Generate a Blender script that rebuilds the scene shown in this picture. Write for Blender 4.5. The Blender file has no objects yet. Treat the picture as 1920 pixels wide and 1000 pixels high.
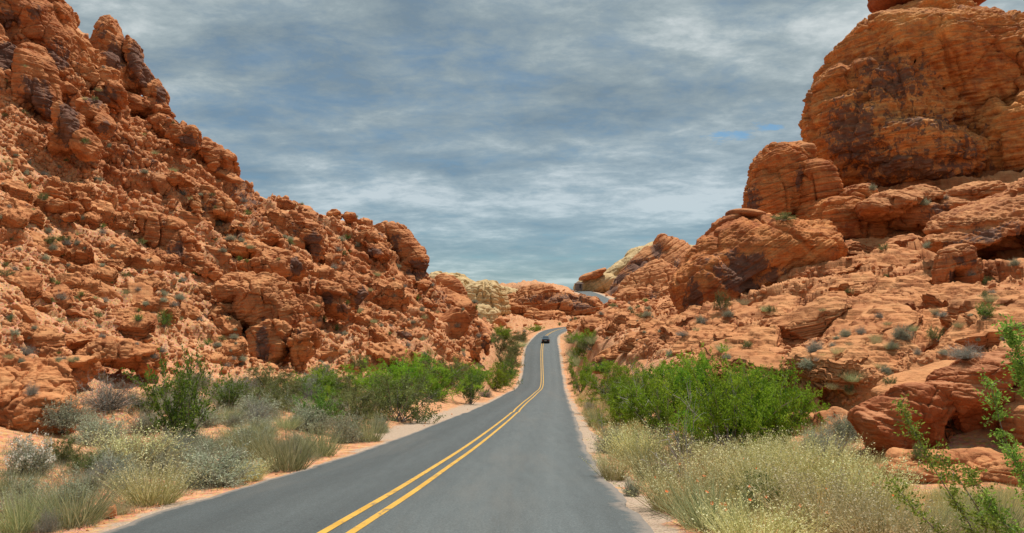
import bpy, math, random, time
import numpy as np
from mathutils import Vector, Matrix, Euler

T0 = time.time()
def log(s): print('[%.1fs] %s' % (time.time() - T0, s))

sc = bpy.context.scene
# ------------------------------------------------------------------ camera
F = 1500.0                       # focal length in photo pixels (photo 1920 wide)
PITCH = math.radians(3.05)
CAM = np.array([0.0, 0.0, 2.1])
cd = bpy.data.cameras.new('camera'); cam = bpy.data.objects.new('camera', cd)
sc.collection.objects.link(cam); sc.camera = cam
cam.location = CAM; cam.rotation_euler = (math.pi / 2 + PITCH, 0, 0)
cd.sensor_width = 36.0; cd.lens = 36.0 * F / 1920.0
cd.clip_start = 0.1; cd.clip_end = 8000.0

# ------------------------------------------------------------------ light
SUN_EL, SUN_AZ = math.radians(66), math.radians(34)   # azimuth from +Y, positive = towards the right
sun_dir = Vector((math.sin(SUN_AZ) * math.cos(SUN_EL), math.cos(SUN_AZ) * math.cos(SUN_EL), math.sin(SUN_EL)))
sd = bpy.data.lights.new('sun', 'SUN'); sun = bpy.data.objects.new('sun', sd); sc.collection.objects.link(sun)
sd.energy = 5.0; sd.angle = math.radians(0.6); sd.color = (1.0, 0.93, 0.84)
sun.rotation_euler = (-sun_dir).to_track_quat('-Z', 'Y').to_euler()

w = bpy.data.worlds.new('World'); sc.world = w; w.use_nodes = True
nt = w.node_tree; nt.nodes.clear()
def N(nt, typ, **kw):
    n = nt.nodes.new(typ)
    for k, v in kw.items():
        if k == 'inp':
            for kk, vv in v.items(): n.inputs[kk].default_value = vv
        else: setattr(n, k, v)
    return n
def L(nt, a, b): nt.links.new(a, b)
def M_(nt, op, a, b=None, c=None, clamp=False):
    n = nt.nodes.new('ShaderNodeMath'); n.operation = op; n.use_clamp = clamp
    for i, v in enumerate((a, b, c)):
        if v is None: continue
        if isinstance(v, (int, float)): n.inputs[i].default_value = v
        else: nt.links.new(v, n.inputs[i])
    return n.outputs[0]
def mixc(nt, f, a, b, mode='MIX'):
    n = nt.nodes.new('ShaderNodeMix'); n.data_type = 'RGBA'; n.blend_type = mode
    for i, v in ((0, f), (6, a), (7, b)):
        if isinstance(v, (int, float)): n.inputs[i].default_value = v
        elif isinstance(v, (tuple, list)): n.inputs[i].default_value = tuple(v) + (1,) * (4 - len(v))
        else: nt.links.new(v, n.inputs[i])
    return n.outputs[2]
def ramp(nt, f, stops, interp='LINEAR'):
    n = nt.nodes.new('ShaderNodeValToRGB'); cr = n.color_ramp; cr.interpolation = interp
    while len(cr.elements) < len(stops): cr.elements.new(0.5)
    for e, (p, c) in zip(cr.elements, stops):
        e.position = p
        e.color = (c, c, c, 1) if isinstance(c, (int, float)) else tuple(c) + (1,)
    nt.links.new(f, n.inputs[0]); return n.outputs[0]

SKY_STR = 0.1
sky = N(nt, 'ShaderNodeTexSky', sky_type='NISHITA', sun_disc=False, sun_elevation=SUN_EL, sun_rotation=SUN_AZ, air_density=1.0, dust_density=0.6, ozone_density=1.5)
tc = N(nt, 'ShaderNodeTexCoord')
sep = N(nt, 'ShaderNodeSeparateXYZ'); L(nt, tc.outputs['Generated'], sep.inputs[0])
zz = M_(nt, 'ADD', M_(nt, 'MAXIMUM', sep.outputs[2], 0.0), 0.16)
cx = M_(nt, 'DIVIDE', sep.outputs[0], zz); cy = M_(nt, 'DIVIDE', sep.outputs[1], zz)
cmb = N(nt, 'ShaderNodeCombineXYZ'); L(nt, cx, cmb.inputs[0]); L(nt, cy, cmb.inputs[1])
def cloudnoise(scale, loc, detail, rough, dist, st=(1, 1, 1)):
    mp = N(nt, 'ShaderNodeMapping'); L(nt, cmb.outputs[0], mp.inputs[0])
    mp.inputs['Location'].default_value = loc; mp.inputs['Scale'].default_value = st
    n = N(nt, 'ShaderNodeTexNoise', inp={'Scale': scale, 'Detail': detail, 'Roughness': rough, 'Distortion': dist})
    L(nt, mp.outputs[0], n.inputs['Vector']); return n.outputs[0]
n_big = cloudnoise(0.9, (3.1, 1.7, 0), 6, 0.55, 0.4)
n_mid = cloudnoise(1.7, (7.3, 2.2, 0), 10, 0.60, 0.2, (0.95, 1.2, 1))
n_fine = cloudnoise(5.0, (1.1, 9.2, 0), 9, 0.68, 0.2, (1.0, 1.15, 1))
bright = M_(nt, 'ADD', M_(nt, 'MULTIPLY', n_big, 0.32), M_(nt, 'ADD', M_(nt, 'MULTIPLY', n_mid, 0.42), M_(nt, 'MULTIPLY', n_fine, 0.26)))
cloudcol = ramp(nt, bright, [(0.40, (0.185, 0.250, 0.30)), (0.485, (0.285, 0.355, 0.39)), (0.525, (0.37, 0.44, 0.465)), (0.585, (0.58, 0.635, 0.645))])
scl = N(nt, 'ShaderNodeVectorMath', operation='SCALE'); L(nt, cloudcol, scl.inputs[0]); scl.inputs['Scale'].default_value = 1.0 / SKY_STR
cover = M_(nt, 'ADD', M_(nt, 'MULTIPLY', n_big, 0.5), M_(nt, 'MULTIPLY', n_fine, 0.5))
covm = ramp(nt, cover, [(0.36, 0.72), (0.44, 0.92), (0.50, 1.0)])
# thinner cover (bluer) near the horizon
thin = N(nt, 'ShaderNodeMapRange', inp={'From Min': 0.0, 'From Max': 0.26, 'To Min': 0.62, 'To Max': 1.0}); L(nt, sep.outputs[2], thin.inputs[0])
covm = M_(nt, 'MULTIPLY', covm, thin.outputs[0])
# one clear gap in the cloud low on the right
gd = Vector(((1400 - 960) / 1500.0, math.cos(PITCH) - math.sin(PITCH) * (250 / 1500.0), math.sin(PITCH) + math.cos(PITCH) * (250 / 1500.0))).normalized()
gx_ = M_(nt, 'MULTIPLY', M_(nt, 'SUBTRACT', sep.outputs[0], gd.x), 1 / 0.042); gz_ = M_(nt, 'MULTIPLY', M_(nt, 'SUBTRACT', sep.outputs[2], gd.z), 1 / 0.011)
gr = M_(nt, 'ADD', M_(nt, 'MULTIPLY', gx_, gx_), M_(nt, 'MULTIPLY', gz_, gz_)); gr = M_(nt, 'ADD', gr, M_(nt, 'MULTIPLY', M_(nt, 'SUBTRACT', n_fine, 0.5), 11.0))
covm = M_(nt, 'MULTIPLY', covm, ramp(nt, gr, [(0.10, 0.35), (1.1, 1.0)]))
skyd = N(nt, 'ShaderNodeVectorMath', operation='MULTIPLY'); L(nt, sky.outputs[0], skyd.inputs[0]); skyd.inputs[1].default_value = (0.52, 0.80, 0.92)
mixsky = mixc(nt, covm, skyd.outputs[0], scl.outputs[0])
bg = N(nt, 'ShaderNodeBackground', inp={'Strength': SKY_STR}); L(nt, mixsky, bg.inputs[0])
out = N(nt, 'ShaderNodeOutputWorld'); L(nt, bg.outputs[0], out.inputs[0])

vs = sc.view_settings; vs.view_transform = 'Standard'; vs.look = 'None'; vs.gamma = 1.0; vs.exposure = 0.08; vs.use_curve_mapping = False
sc.cycles.max_bounces = 6; sc.cycles.diffuse_bounces = 3; sc.cycles.transparent_max_bounces = 6

# ------------------------------------------------------------------ projection helpers
FW = np.array([0, math.cos(PITCH), math.sin(PITCH)]); UP = np.array([0, -math.sin(PITCH), math.cos(PITCH)])
def ray(px, py):
    d = np.array([(px - 960.0) / F, 0, 0]) + UP * ((500.0 - py) / F) + FW
    return d / d[1]
def W(px, py, Z): return CAM + ray(px, py) * Z
def hgt(py, Z): return W(960, py, Z)[2]

# ------------------------------------------------------------------ numpy noise
def hashi(ix, iy, iz, seed=0):
    h = (ix.astype(np.int64) * 374761393 + iy.astype(np.int64) * 668265263 + iz.astype(np.int64) * 2147483647 + seed * 1274126177) & 0xffffffff
    h = ((h ^ (h >> 13)) * 1274126177) & 0xffffffff
    h = ((h ^ (h >> 16)) * 2246822519) & 0xffffffff
    return ((h ^ (h >> 15)) & 0xffffff).astype(np.float32) / np.float32(0xffffff)
def vnoise(p, seed=0):
    i = np.floor(p); f = (p - i).astype(np.float32); i = i.astype(np.int64)
    u = f * f * f * (f * (f * 6 - 15) + 10)
    r = 0
    for dx in (0, 1):
        wx = u[:, 0] if dx else 1 - u[:, 0]
        for dy in (0, 1):
            wy = u[:, 1] if dy else 1 - u[:, 1]
            for dz in (0, 1):
                wz = u[:, 2] if dz else 1 - u[:, 2]
                r = r + wx * wy * wz * hashi(i[:, 0] + dx, i[:, 1] + dy, i[:, 2] + dz, seed)
    return r * 2 - 1
def fbm(p, scale, octv=4, seed=0, gain=0.5):
    q = p / scale; a = 1.0; s = 0; t = 0
    for o in range(octv):
        s = s + a * vnoise(q, seed + o * 17); t += a; a *= gain; q = q * 2.03 + 11.7
    return s / t
def facets(p2, size, seed, tilt=0.5, aniso=(1, 1)):
    """2D voronoi with a random height and tilt per cell: fractured blocks. returns height, edge distance, id"""
    q = np.stack([p2[:, 0] / (size * aniso[0]), p2[:, 1] / (size * aniso[1])], 1)
    i = np.floor(q).astype(np.int64); n = len(q)
    b1 = np.full(n, 9.0); b2 = np.full(n, 9.0); hh = np.zeros(n); idd = np.zeros(n)
    z0 = np.zeros(n, np.int64)
    for dx in (-1, 0, 1):
        for dy in (-1, 0, 1):
            jx = i[:, 0] + dx; jy = i[:, 1] + dy
            ox = q[:, 0] - (jx + hashi(jx, jy, z0, seed)); oy = q[:, 1] - (jy + hashi(jx, jy, z0, seed + 1))
            d = np.sqrt(ox * ox + oy * oy)
            r = hashi(jx, jy, z0, seed + 2); gx = hashi(jx, jy, z0, seed + 3) * 2 - 1; gy = hashi(jx, jy, z0, seed + 4) * 2 - 1
            h = (r * 2 - 1) * 0.6 + tilt * (gx * ox + gy * oy) * 1.6
            m = d < b1
            b2 = np.where(m, b1, np.minimum(b2, d)); hh = np.where(m, h, hh); idd = np.where(m, r, idd); b1 = np.where(m, d, b1)
    return hh, b2 - b1, idd
def sstep(a, b, x):
    t = np.clip((x - a) / (b - a), 0, 1); return t * t * (3 - 2 * t)

# ------------------------------------------------------------------ object helpers
COL = sc.collection
def link(o, parent=None):
    COL.objects.link(o)
    if parent is not None: o.parent = parent
    return o
def tag(o, label=None, cat=None, group=None, kind=None):
    if label: o['label'] = label
    if cat: o['category'] = cat
    if group: o['group'] = group
    if kind: o['kind'] = kind
    return o
def empty(name, loc=(0, 0, 0), rz=0.0):
    o = bpy.data.objects.new(name, None); o.location = loc; o.rotation_euler = (0, 0, rz); o.empty_display_size = 0.2
    return link(o)
def np_mesh(name, v, f, mats, smooth=False, attrs=None, matidx=None):
    """v (n,3); f (m,k) with k 3 or 4 (or a list of such arrays)"""
    fs = f if isinstance(f, list) else [f]
    fs = [np.asarray(a, np.int32) for a in fs if len(a)]
    v = np.asarray(v, np.float32)
    me = bpy.data.meshes.new(name)
    nl = sum(a.size for a in fs); nf = sum(len(a) for a in fs)
    me.vertices.add(len(v)); me.vertices.foreach_set('co', v.ravel())
    me.loops.add(nl); me.loops.foreach_set('vertex_index', np.concatenate([a.ravel() for a in fs]))
    tot = np.concatenate([np.full(len(a), a.shape[1], np.int32) for a in fs])
    me.polygons.add(nf); me.polygons.foreach_set('loop_start', np.concatenate([[0], np.cumsum(tot)[:-1]]).astype(np.int32))
    me.polygons.foreach_set('loop_total', tot)
    if smooth: me.polygons.foreach_set('use_smooth', np.ones(nf, bool))
    if matidx is not None: me.polygons.foreach_set('material_index', np.asarray(matidx, np.int32))
    for m in (mats if isinstance(mats, (list, tuple)) else [mats]): me.materials.append(m)
    me.update(calc_edges=True)
    if attrs:
        for k, a in attrs.items():
            at = me.attributes.new(k, 'FLOAT', 'POINT'); at.data.foreach_set('value', np.asarray(a, np.float32))
    return me
def mesh_obj(name, me, parent=None, loc=None):
    o = bpy.data.objects.new(name, me)
    if loc is not None: o.location = loc
    return link(o, parent)

# ------------------------------------------------------------------ materials
def new_mat(name):
    m = bpy.data.materials.new(name); m.use_nodes = True; t = m.node_tree; t.nodes.clear()
    o = t.nodes.new('ShaderNodeOutputMaterial'); b = t.nodes.new('ShaderNodeBsdfPrincipled'); t.links.new(b.outputs[0], o.inputs[0])
    b.inputs['Roughness'].default_value = 0.85; b.inputs['Specular IOR Level'].default_value = 0.2
    return m, t, b, o
def tnoise(t, vec, scale, detail=4, rough=0.55, dist=0.0, st=None, loc=None, rot=None):
    if st or loc or rot:
        mp = N(t, 'ShaderNodeMapping'); L(t, vec, mp.inputs[0])
        if st: mp.inputs['Scale'].default_value = st
        if loc: mp.inputs['Location'].default_value = loc
        if rot: mp.inputs['Rotation'].default_value = rot
        vec = mp.outputs[0]
    n = N(t, 'ShaderNodeTexNoise', inp={'Scale': scale, 'Detail': detail, 'Roughness': rough, 'Distortion': dist})
    L(t, vec, n.inputs['Vector']); return n.outputs[0]
def simple_mat(name, col, rough=0.6, metal=0.0, spec=0.3, var=0.0, vscale=8.0, emit=None, coat=0.0):
    m, t, b, o = new_mat(name)
    b.inputs['Base Color'].default_value = (*col, 1); b.inputs['Roughness'].default_value = rough; b.inputs['Metallic'].default_value = metal
    b.inputs['Specular IOR Level'].default_value = spec; b.inputs['Coat Weight'].default_value = coat
    if var:
        tcn = N(t, 'ShaderNodeTexCoord'); n = tnoise(t, tcn.outputs['Object'], vscale, 5, 0.6)
        c = mixc(t, ramp(t, n, [(0.3, 0.0), (0.7, 1.0)]), tuple(x * (1 - var) for x in col), tuple(min(1, x * (1 + var)) for x in col))
        L(t, c, b.inputs['Base Color'])
    return m

def rock_mat(name, c_lo, c_mid, c_hi, c_var=(0.068, 0.048, 0.045), dust=(0.63, 0.31, 0.13), dustamt=0.35, dip=(0.0, 0.0, 0.0), band=1.0, varn_noise=0.0, terrain=False, bump=0.5, bscale=1.0):
    m, t, b, o = new_mat(name)
    geo = N(t, 'ShaderNodeNewGeometry'); P = geo.outputs['Position']
    n1 = tnoise(t, P, 0.11, 5, 0.6, 0.6)
    n2 = tnoise(t, P, 0.9, 6, 0.62, 0.3, loc=(4, 5, 6))
    n3 = tnoise(t, P, 7.0, 5, 0.65)
    v = M_(t, 'ADD', M_(t, 'MULTIPLY', n1, 0.5), M_(t, 'MULTIPLY', n2, 0.5))
    col = ramp(t, v, [(0.36, c_lo), (0.50, c_mid), (0.64, c_hi)])
    # bedding bands: thin layers along the dip
    st = tnoise(t, P, 1.0, 5, 0.6, 0.25, st=(0.18, 0.18, 3.2 * bscale), rot=dip)
    st2 = tnoise(t, P, 1.0, 4, 0.6, 0.15, st=(0.35, 0.35, 11.0 * bscale), rot=dip)
    sb = M_(t, 'ADD', M_(t, 'MULTIPLY', st, 0.6), M_(t, 'MULTIPLY', st2, 0.4))
    bandc = ramp(t, sb, [(0.36, 1 - 0.42 * band), (0.50, 1.0), (0.62, 1 + 0.16 * band)])
    col = mixc(t, 1.0, col, bandc, 'MULTIPLY')
    fine = ramp(t, n3, [(0.28, 0.80), (0.5, 1.0), (0.75, 1.14)])
    col = mixc(t, 1.0, col, fine, 'MULTIPLY')
    # pale dust and sand lying on upward faces
    sepn = N(t, 'ShaderNodeSeparateXYZ'); L(t, geo.outputs['Normal'], sepn.inputs[0])
    up = N(t, 'ShaderNodeMapRange', inp={'From Min': 0.55, 'From Max': 0.95, 'To Min': 0.0, 'To Max': dustamt}); L(t, sepn.outputs[2], up.inputs[0])
    upm = M_(t, 'MULTIPLY', up.outputs[0], ramp(t, n2, [(0.35, 0.35), (0.6, 1.0)]))
    col = mixc(t, upm, col, dust)
    # desert varnish, and the cliff's painted shade, where the vertex mask says
    at = N(t, 'ShaderNodeAttribute', attribute_name='varn_shade')
    sv = tnoise(t, P, 1.0, 8, 0.72, 0.4, st=(1.3, 1.3, 0.8))
    thr = M_(t, 'MULTIPLY', at.outputs['Fac'], 1.25)
    vm = M_(t, 'ADD', thr, M_(t, 'MULTIPLY', M_(t, 'SUBTRACT', sv, 0.5), 3.4))
    vm = ramp(t, vm, [(0.50, 0.0), (0.72, 0.9)])
    if varn_noise:
        big = ramp(t, tnoise(t, P, 0.35, 6, 0.7, 0.5, st=(1, 1, 0.6), loc=(9, 1, 3)), [(0.60 - 0.12 * varn_noise, 0.0), (0.70, 0.85 * min(1, varn_noise))])
        vm = M_(t, 'MAXIMUM', vm, big)
    vcol = mixc(t, ramp(t, tnoise(t, P, 1.3, 4, 0.6), [(0.4, 0.0), (0.6, 1.0)]), c_var, (c_var[0] * 1.9, c_var[1] * 1.6, c_var[2] * 1.45))
    col = mixc(t, M_(t, 'MULTIPLY', vm, 0.9), col, vcol)
    if terrain:
        s = N(t, 'ShaderNodeAttribute', attribute_name='sand')
        sn = tnoise(t, P, 2.2, 6, 0.65, 0.2)
        grav = N(t, 'ShaderNodeTexVoronoi', inp={'Scale': 14.0}); L(t, P, grav.inputs['Vector'])
        sandc = ramp(t, sn, [(0.35, (0.38, 0.165, 0.075)), (0.5, (0.53, 0.265, 0.13)), (0.68, (0.60, 0.36, 0.20))])
        sandc = mixc(t, 0.25, sandc, grav.outputs['Color'], 'OVERLAY')
        sm = M_(t, 'ADD', s.outputs['Fac'], M_(t, 'MULTIPLY', M_(t, 'SUBTRACT', n2, 0.5), 0.8))
        col = mixc(t, ramp(t, sm, [(0.4, 0.0), (0.6, 1.0)]), col, sandc)
        g = N(t, 'ShaderNodeAttribute', attribute_name='shoulder')
        gn = tnoise(t, P, 26.0, 4, 0.7)
        gc = ramp(t, gn, [(0.3, (0.20, 0.15, 0.11)), (0.5, (0.40, 0.31, 0.23)), (0.7, (0.56, 0.46, 0.36))])
        gm = M_(t, 'ADD', g.outputs['Fac'], M_(t, 'MULTIPLY', M_(t, 'SUBTRACT', tnoise(t, P, 1.6, 5, 0.7), 0.5), 1.2))
        col = mixc(t, ramp(t, gm, [(0.42, 0.0), (0.62, 0.9)]), col, gc)
        yl = N(t, 'ShaderNodeAttribute', attribute_name='pale')
        yc = ramp(t, n2, [(0.4, (0.42, 0.30, 0.13)), (0.6, (0.60, 0.47, 0.26))])
        col = mixc(t, yl.outputs['Fac'], col, yc)
    L(t, col, b.inputs['Base Color'])
    # relief: bedding + grain
    hgt_ = M_(t, 'ADD', M_(t, 'MULTIPLY', st2, 0.9), M_(t, 'ADD', M_(t, 'MULTIPLY', n3, 0.5), M_(t, 'MULTIPLY', tnoise(t, P, 3.0, 8, 0.7), 1.0)))
    bp = N(t, 'ShaderNodeBump', inp={'Strength': bump, 'Distance': 0.18}); L(t, hgt_, bp.inputs['Height'])
    L(t, bp.outputs[0], b.inputs['Normal'])
    b.inputs['Roughness'].default_value = 0.92; b.inputs['Specular IOR Level'].default_value = 0.15
    return m

RED = dict(c_lo=(0.28, 0.088, 0.034), c_mid=(0.44, 0.172, 0.068), c_hi=(0.56, 0.265, 0.114))
m_terrain = rock_mat('rubble_sandstone', **RED, dustamt=0.5, band=0.9, varn_noise=0.3, terrain=True, dust=(0.62, 0.32, 0.145))
m_rock = rock_mat('red_sandstone', **RED, dustamt=0.5, band=0.9, varn_noise=0.25)
m_rock_l = rock_mat('red_sandstone_steep_beds', **RED, dustamt=0.25, band=0.9, dip=(0.3, 0.9, 0), varn_noise=0.35)
m_butte = rock_mat('orange_sandstone_butte', c_lo=(0.29, 0.085, 0.03), c_mid=(0.51, 0.200, 0.062), c_hi=(0.66, 0.31, 0.10), dustamt=0.1, band=1.1, dip=(0.0, 0.22, 0), varn_noise=0.7, bscale=1.3)
m_dome = rock_mat('orange_sandstone_dome', c_lo=(0.29, 0.085, 0.03), c_mid=(0.50, 0.185, 0.060), c_hi=(0.62, 0.275, 0.095), dustamt=0.1, band=1.1, dip=(0.1, 0.5, 0), varn_noise=0.2)
m_dark = rock_mat('dark_red_shade_sandstone', c_lo=(0.22, 0.058, 0.022), c_mid=(0.34, 0.098, 0.034), c_hi=(0.44, 0.15, 0.055), dustamt=0.6, band=0.35, dust=(0.55, 0.27, 0.135))  # shade on the cave boulders' faces is put into this dark tone
m_yellow = rock_mat('pale_yellow_sandstone', c_lo=(0.36, 0.235, 0.095), c_mid=(0.53, 0.375, 0.19), c_hi=(0.65, 0.50, 0.28), dustamt=0.1, band=0.6, dust=(0.6, 0.5, 0.28), c_var=(0.2, 0.12, 0.06))
m_boulder = rock_mat('boulder_sandstone', c_lo=(0.32, 0.115, 0.05), c_mid=(0.50, 0.21, 0.092), c_hi=(0.62, 0.31, 0.15), dustamt=0.35, band=0.5, varn_noise=0.15)

def road_mat():
    m, t, b, o = new_mat('asphalt')
    geo = N(t, 'ShaderNodeNewGeometry'); P = geo.outputs['Position']
    lane = N(t, 'ShaderNodeAttribute', attribute_name='lane')          # 0 left edge, 0.5 centre line, 1 right edge
    base = ramp(t, tnoise(t, P, 1.4, 4, 0.6, st=(1, 0.03, 1)), [(0.35, (0.068, 0.080, 0.082)), (0.65, (0.075, 0.087, 0.088))])
    side = ramp(t, lane.outputs['Fac'], [(0.0, 0.80), (0.08, 0.90), (0.20, 0.80), (0.33, 1.0), (0.44, 0.84), (0.50, 1.02), (0.58, 1.12), (0.68, 1.26), (0.76, 1.12), (0.85, 1.30), (0.93, 1.08), (1.0, 0.95)])
    col = mixc(t, 1.0, base, side, 'MULTIPLY')
    strk = ramp(t, tnoise(t, P, 4.5, 5, 0.6, st=(1, 0.03, 1)), [(0.35, 0.92), (0.65, 1.08)])
    col = mixc(t, 1.0, col, strk, 'MULTIPLY')
    stone = ramp(t, tnoise(t, P, 32.0, 4, 0.85), [(0.34, 0.5), (0.52, 1.0), (0.66, 1.9)])
    col = mixc(t, 0.75, col, stone, 'MULTIPLY')
    patch = ramp(t, tnoise(t, P, 0.5, 5, 0.7, 0.2, st=(1, 0.05, 1)), [(0.55, 0.0), (0.74, 0.25)])
    col = mixc(t, patch, col, (0.155, 0.135, 0.11))
    vo = N(t, 'ShaderNodeTexVoronoi', feature='DISTANCE_TO_EDGE', inp={'Scale': 0.33}); wv = N(t, 'ShaderNodeVectorMath', operation='ADD'); wn = N(t, 'ShaderNodeTexNoise', inp={'Scale': 1.1, 'Detail': 6.0}); L(t, P, wn.inputs['Vector'])
    L(t, P, wv.inputs[0]); ws = N(t, 'ShaderNodeVectorMath', operation='SCALE', inp={'Scale': 1.1}); L(t, wn.outputs['Color'], ws.inputs[0]); L(t, ws.outputs[0], wv.inputs[1]); L(t, wv.outputs[0], vo.inputs['Vector'])
    ck = ramp(t, vo.outputs['Distance'], [(0.0, 0.55), (0.006, 0.0)]); ck = M_(t, 'MULTIPLY', ck, ramp(t, tnoise(t, P, 0.2, 3, 0.5), [(0.45, 0.0), (0.6, 1.0)]))
    col = mixc(t, ck, col, (0.03, 0.032, 0.033))
    edge = N(t, 'ShaderNodeAttribute', attribute_name='edge')
    em = M_(t, 'ADD', edge.outputs['Fac'], M_(t, 'MULTIPLY', M_(t, 'SUBTRACT', tnoise(t, P, 3.0, 6, 0.75), 0.5), 1.1))
    col = mixc(t, ramp(t, em, [(0.45, 0.0), (0.75, 0.65)]), col, (0.27, 0.22, 0.18))
    L(t, col, b.inputs['Base Color'])
    b.inputs['Roughness'].default_value = 0.78; b.inputs['Specular IOR Level'].default_value = 0.35
    bp = N(t, 'ShaderNodeBump', inp={'Strength': 0.35, 'Distance': 0.01}); L(t, tnoise(t, P, 60.0, 3, 0.8), bp.inputs['Height']); L(t, bp.outputs[0], b.inputs['Normal'])
    return m
m_road = road_mat()
def paint_mat():
    m, t, b, o = new_mat('yellow_road_paint')
    geo = N(t, 'ShaderNodeNewGeometry'); P = geo.outputs['Position']
    wear = ramp(t, tnoise(t, P, 6.0, 6, 0.75, st=(1, 0.35, 1)), [(0.34, 0.75), (0.46, 0.0)])
    c = ramp(t, tnoise(t, P, 1.2, 5, 0.6), [(0.35, (0.52, 0.29, 0.04)), (0.65, (0.64, 0.37, 0.065))])
    c = mixc(t, wear, c, (0.13, 0.12, 0.10)); c = mixc(t, 0.5, c, ramp(t, tnoise(t, P, 60, 3, 0.8), [(0.35, 0.8), (0.7, 1.15)]), 'MULTIPLY')
    L(t, c, b.inputs['Base Color']); b.inputs['Roughness'].default_value = 0.6
    return m
m_paint = paint_mat()

def leaf_mat(name, lo, mid, hi, transl=0.25, rough=0.75):
    m, t, b, o = new_mat(name)
    at = N(t, 'ShaderNodeAttribute', attribute_name='tint')
    oi = N(t, 'ShaderNodeObjectInfo')
    c = ramp(t, at.outputs['Fac'], [(0.0, lo), (0.5, mid), (1.0, hi)])
    hs = N(t, 'ShaderNodeHueSaturation'); L(t, c, hs.inputs['Color'])
    L(t, M_(t, 'ADD', 0.475, M_(t, 'MULTIPLY', oi.outputs['Random'], 0.045)), hs.inputs['Hue'])
    L(t, M_(t, 'ADD', 0.74, M_(t, 'MULTIPLY', oi.outputs['Random'], 0.46)), hs.inputs['Value'])
    L(t, hs.outputs[0], b.inputs['Base Color']); b.inputs['Roughness'].default_value = rough
    tr = N(t, 'ShaderNodeBsdfTranslucent'); L(t, hs.outputs[0], tr.inputs[0])
    mx = N(t, 'ShaderNodeMixShader', inp={0: transl}); L(t, b.outputs[0], mx.inputs[1]); L(t, tr.outputs[0], mx.inputs[2]); L(t, mx.outputs[0], o.inputs[0])
    return m
m_sage = leaf_mat('sage_leaves', (0.22, 0.24, 0.15), (0.38, 0.41, 0.27), (0.54, 0.56, 0.40), 0.2)
m_graybush = leaf_mat('grey_twigs', (0.19, 0.185, 0.16), (0.32, 0.31, 0.26), (0.46, 0.45, 0.38), 0.1)
m_creo = leaf_mat('creosote_leaves', (0.05, 0.12, 0.014), (0.12, 0.25, 0.03), (0.23, 0.38, 0.06), 0.35)
m_mesq = leaf_mat('bright_green_leaves', (0.09, 0.19, 0.012), (0.20, 0.37, 0.022), (0.36, 0.53, 0.05), 0.4)
m_olive = leaf_mat('olive_leaves', (0.09, 0.105, 0.03), (0.17, 0.20, 0.06), (0.29, 0.31, 0.12), 0.25)
m_grass = leaf_mat('pale_green_grass', (0.20, 0.23, 0.10), (0.36, 0.39, 0.19), (0.54, 0.55, 0.31), 0.3)
m_dry = leaf_mat('dry_yellow_grass', (0.33, 0.27, 0.13), (0.50, 0.45, 0.24), (0.68, 0.64, 0.38), 0.25)
m_seed = leaf_mat('seed_heads', (0.46, 0.43, 0.18), (0.64, 0.61, 0.32), (0.80, 0.77, 0.50), 0.3)
m_meadow = leaf_mat('meadow_blades', (0.29, 0.26, 0.10), (0.50, 0.46, 0.20), (0.72, 0.66, 0.35), 0.3)
m_white = leaf_mat('cream_flowers', (0.50, 0.46, 0.38), (0.66, 0.62, 0.54), (0.80, 0.77, 0.70), 0.2)
m_stem = leaf_mat('grey_bark', (0.17, 0.15, 0.12), (0.29, 0.26, 0.22), (0.42, 0.39, 0.34), 0.0)
m_pale_stem = leaf_mat('bleached_wood', (0.32, 0.30, 0.27), (0.46, 0.44, 0.40), (0.60, 0.58, 0.54), 0.0)
m_orange = simple_mat('orange_petals', (0.85, 0.17, 0.02), 0.6)

# ------------------------------------------------------------------ road tables (from the photo's rows) : Z, row, left, line, right (px)
RT = [(11.5, 1000, 178, 636, 1228), (13.6, 959, 306, 706, 1190), (15.9, 926, 409, 757, 1162), (19.8, 895, 523, 803, 1136),
      (27.4, 850, 667, 869, 1106), (36.3, 818, 758, 912, 1091), (51, 785, 843, 953, 1080), (76, 757, 913, 983, 1068),
      (103, 739.5, 946, 1003, 1062), (140, 720, 974, 1016.5, 1057), (160, 700, 980, 1016.5, 1054), (187, 655, 985, 1016, 1048), (207, 634, 1000, 1021, 1045), (226, 622, 1015, 1037, 1059), (243, 615, 1042, 1064, 1086), (262, 611, 1090, 1114, 1138)]
rt = []
for Z, r, l, c, rr in RT:
    rt.append((Z, W(l, r, Z)[0], W(c, r, Z)[0], W(rr, r, Z)[0], W(960, r, Z)[2]))
rt = np.array(rt)
s = (rt[2, 1:] - rt[0, 1:]) / (rt[2, 0] - rt[0, 0]); s[3] = -0.085
first = [np.concatenate([[z], rt[0, 1:] + s * (z - rt[0, 0])]) for z in (-25, 0, 6)]
first[0][4] += 0.9
rt = np.vstack([first, rt])
def pchip(xq, x, y):
    h = np.diff(x); d = np.diff(y) / h; m = np.zeros_like(y)
    for i in range(1, len(x) - 1):
        if d[i - 1] * d[i] > 0:
            w1 = 2 * h[i] + h[i - 1]; w2 = h[i] + 2 * h[i - 1]; m[i] = (w1 + w2) / (w1 / d[i - 1] + w2 / d[i])
    m[0] = d[0]; m[-1] = d[-1]
    xq = np.asarray(xq, float); k = np.clip(np.searchsorted(x, xq) - 1, 0, len(x) - 2); t = (xq - x[k]) / h[k]
    t = np.clip(t, 0, 1)
    return (2 * t**3 - 3 * t**2 + 1) * y[k] + (t**3 - 2 * t**2 + t) * h[k] * m[k] + (-2 * t**3 + 3 * t**2) * y[k + 1] + (t**3 - t**2) * h[k] * m[k + 1]
YS = np.concatenate([np.arange(-25, 60, 0.5), np.arange(60, 262, 1.0)])
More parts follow.
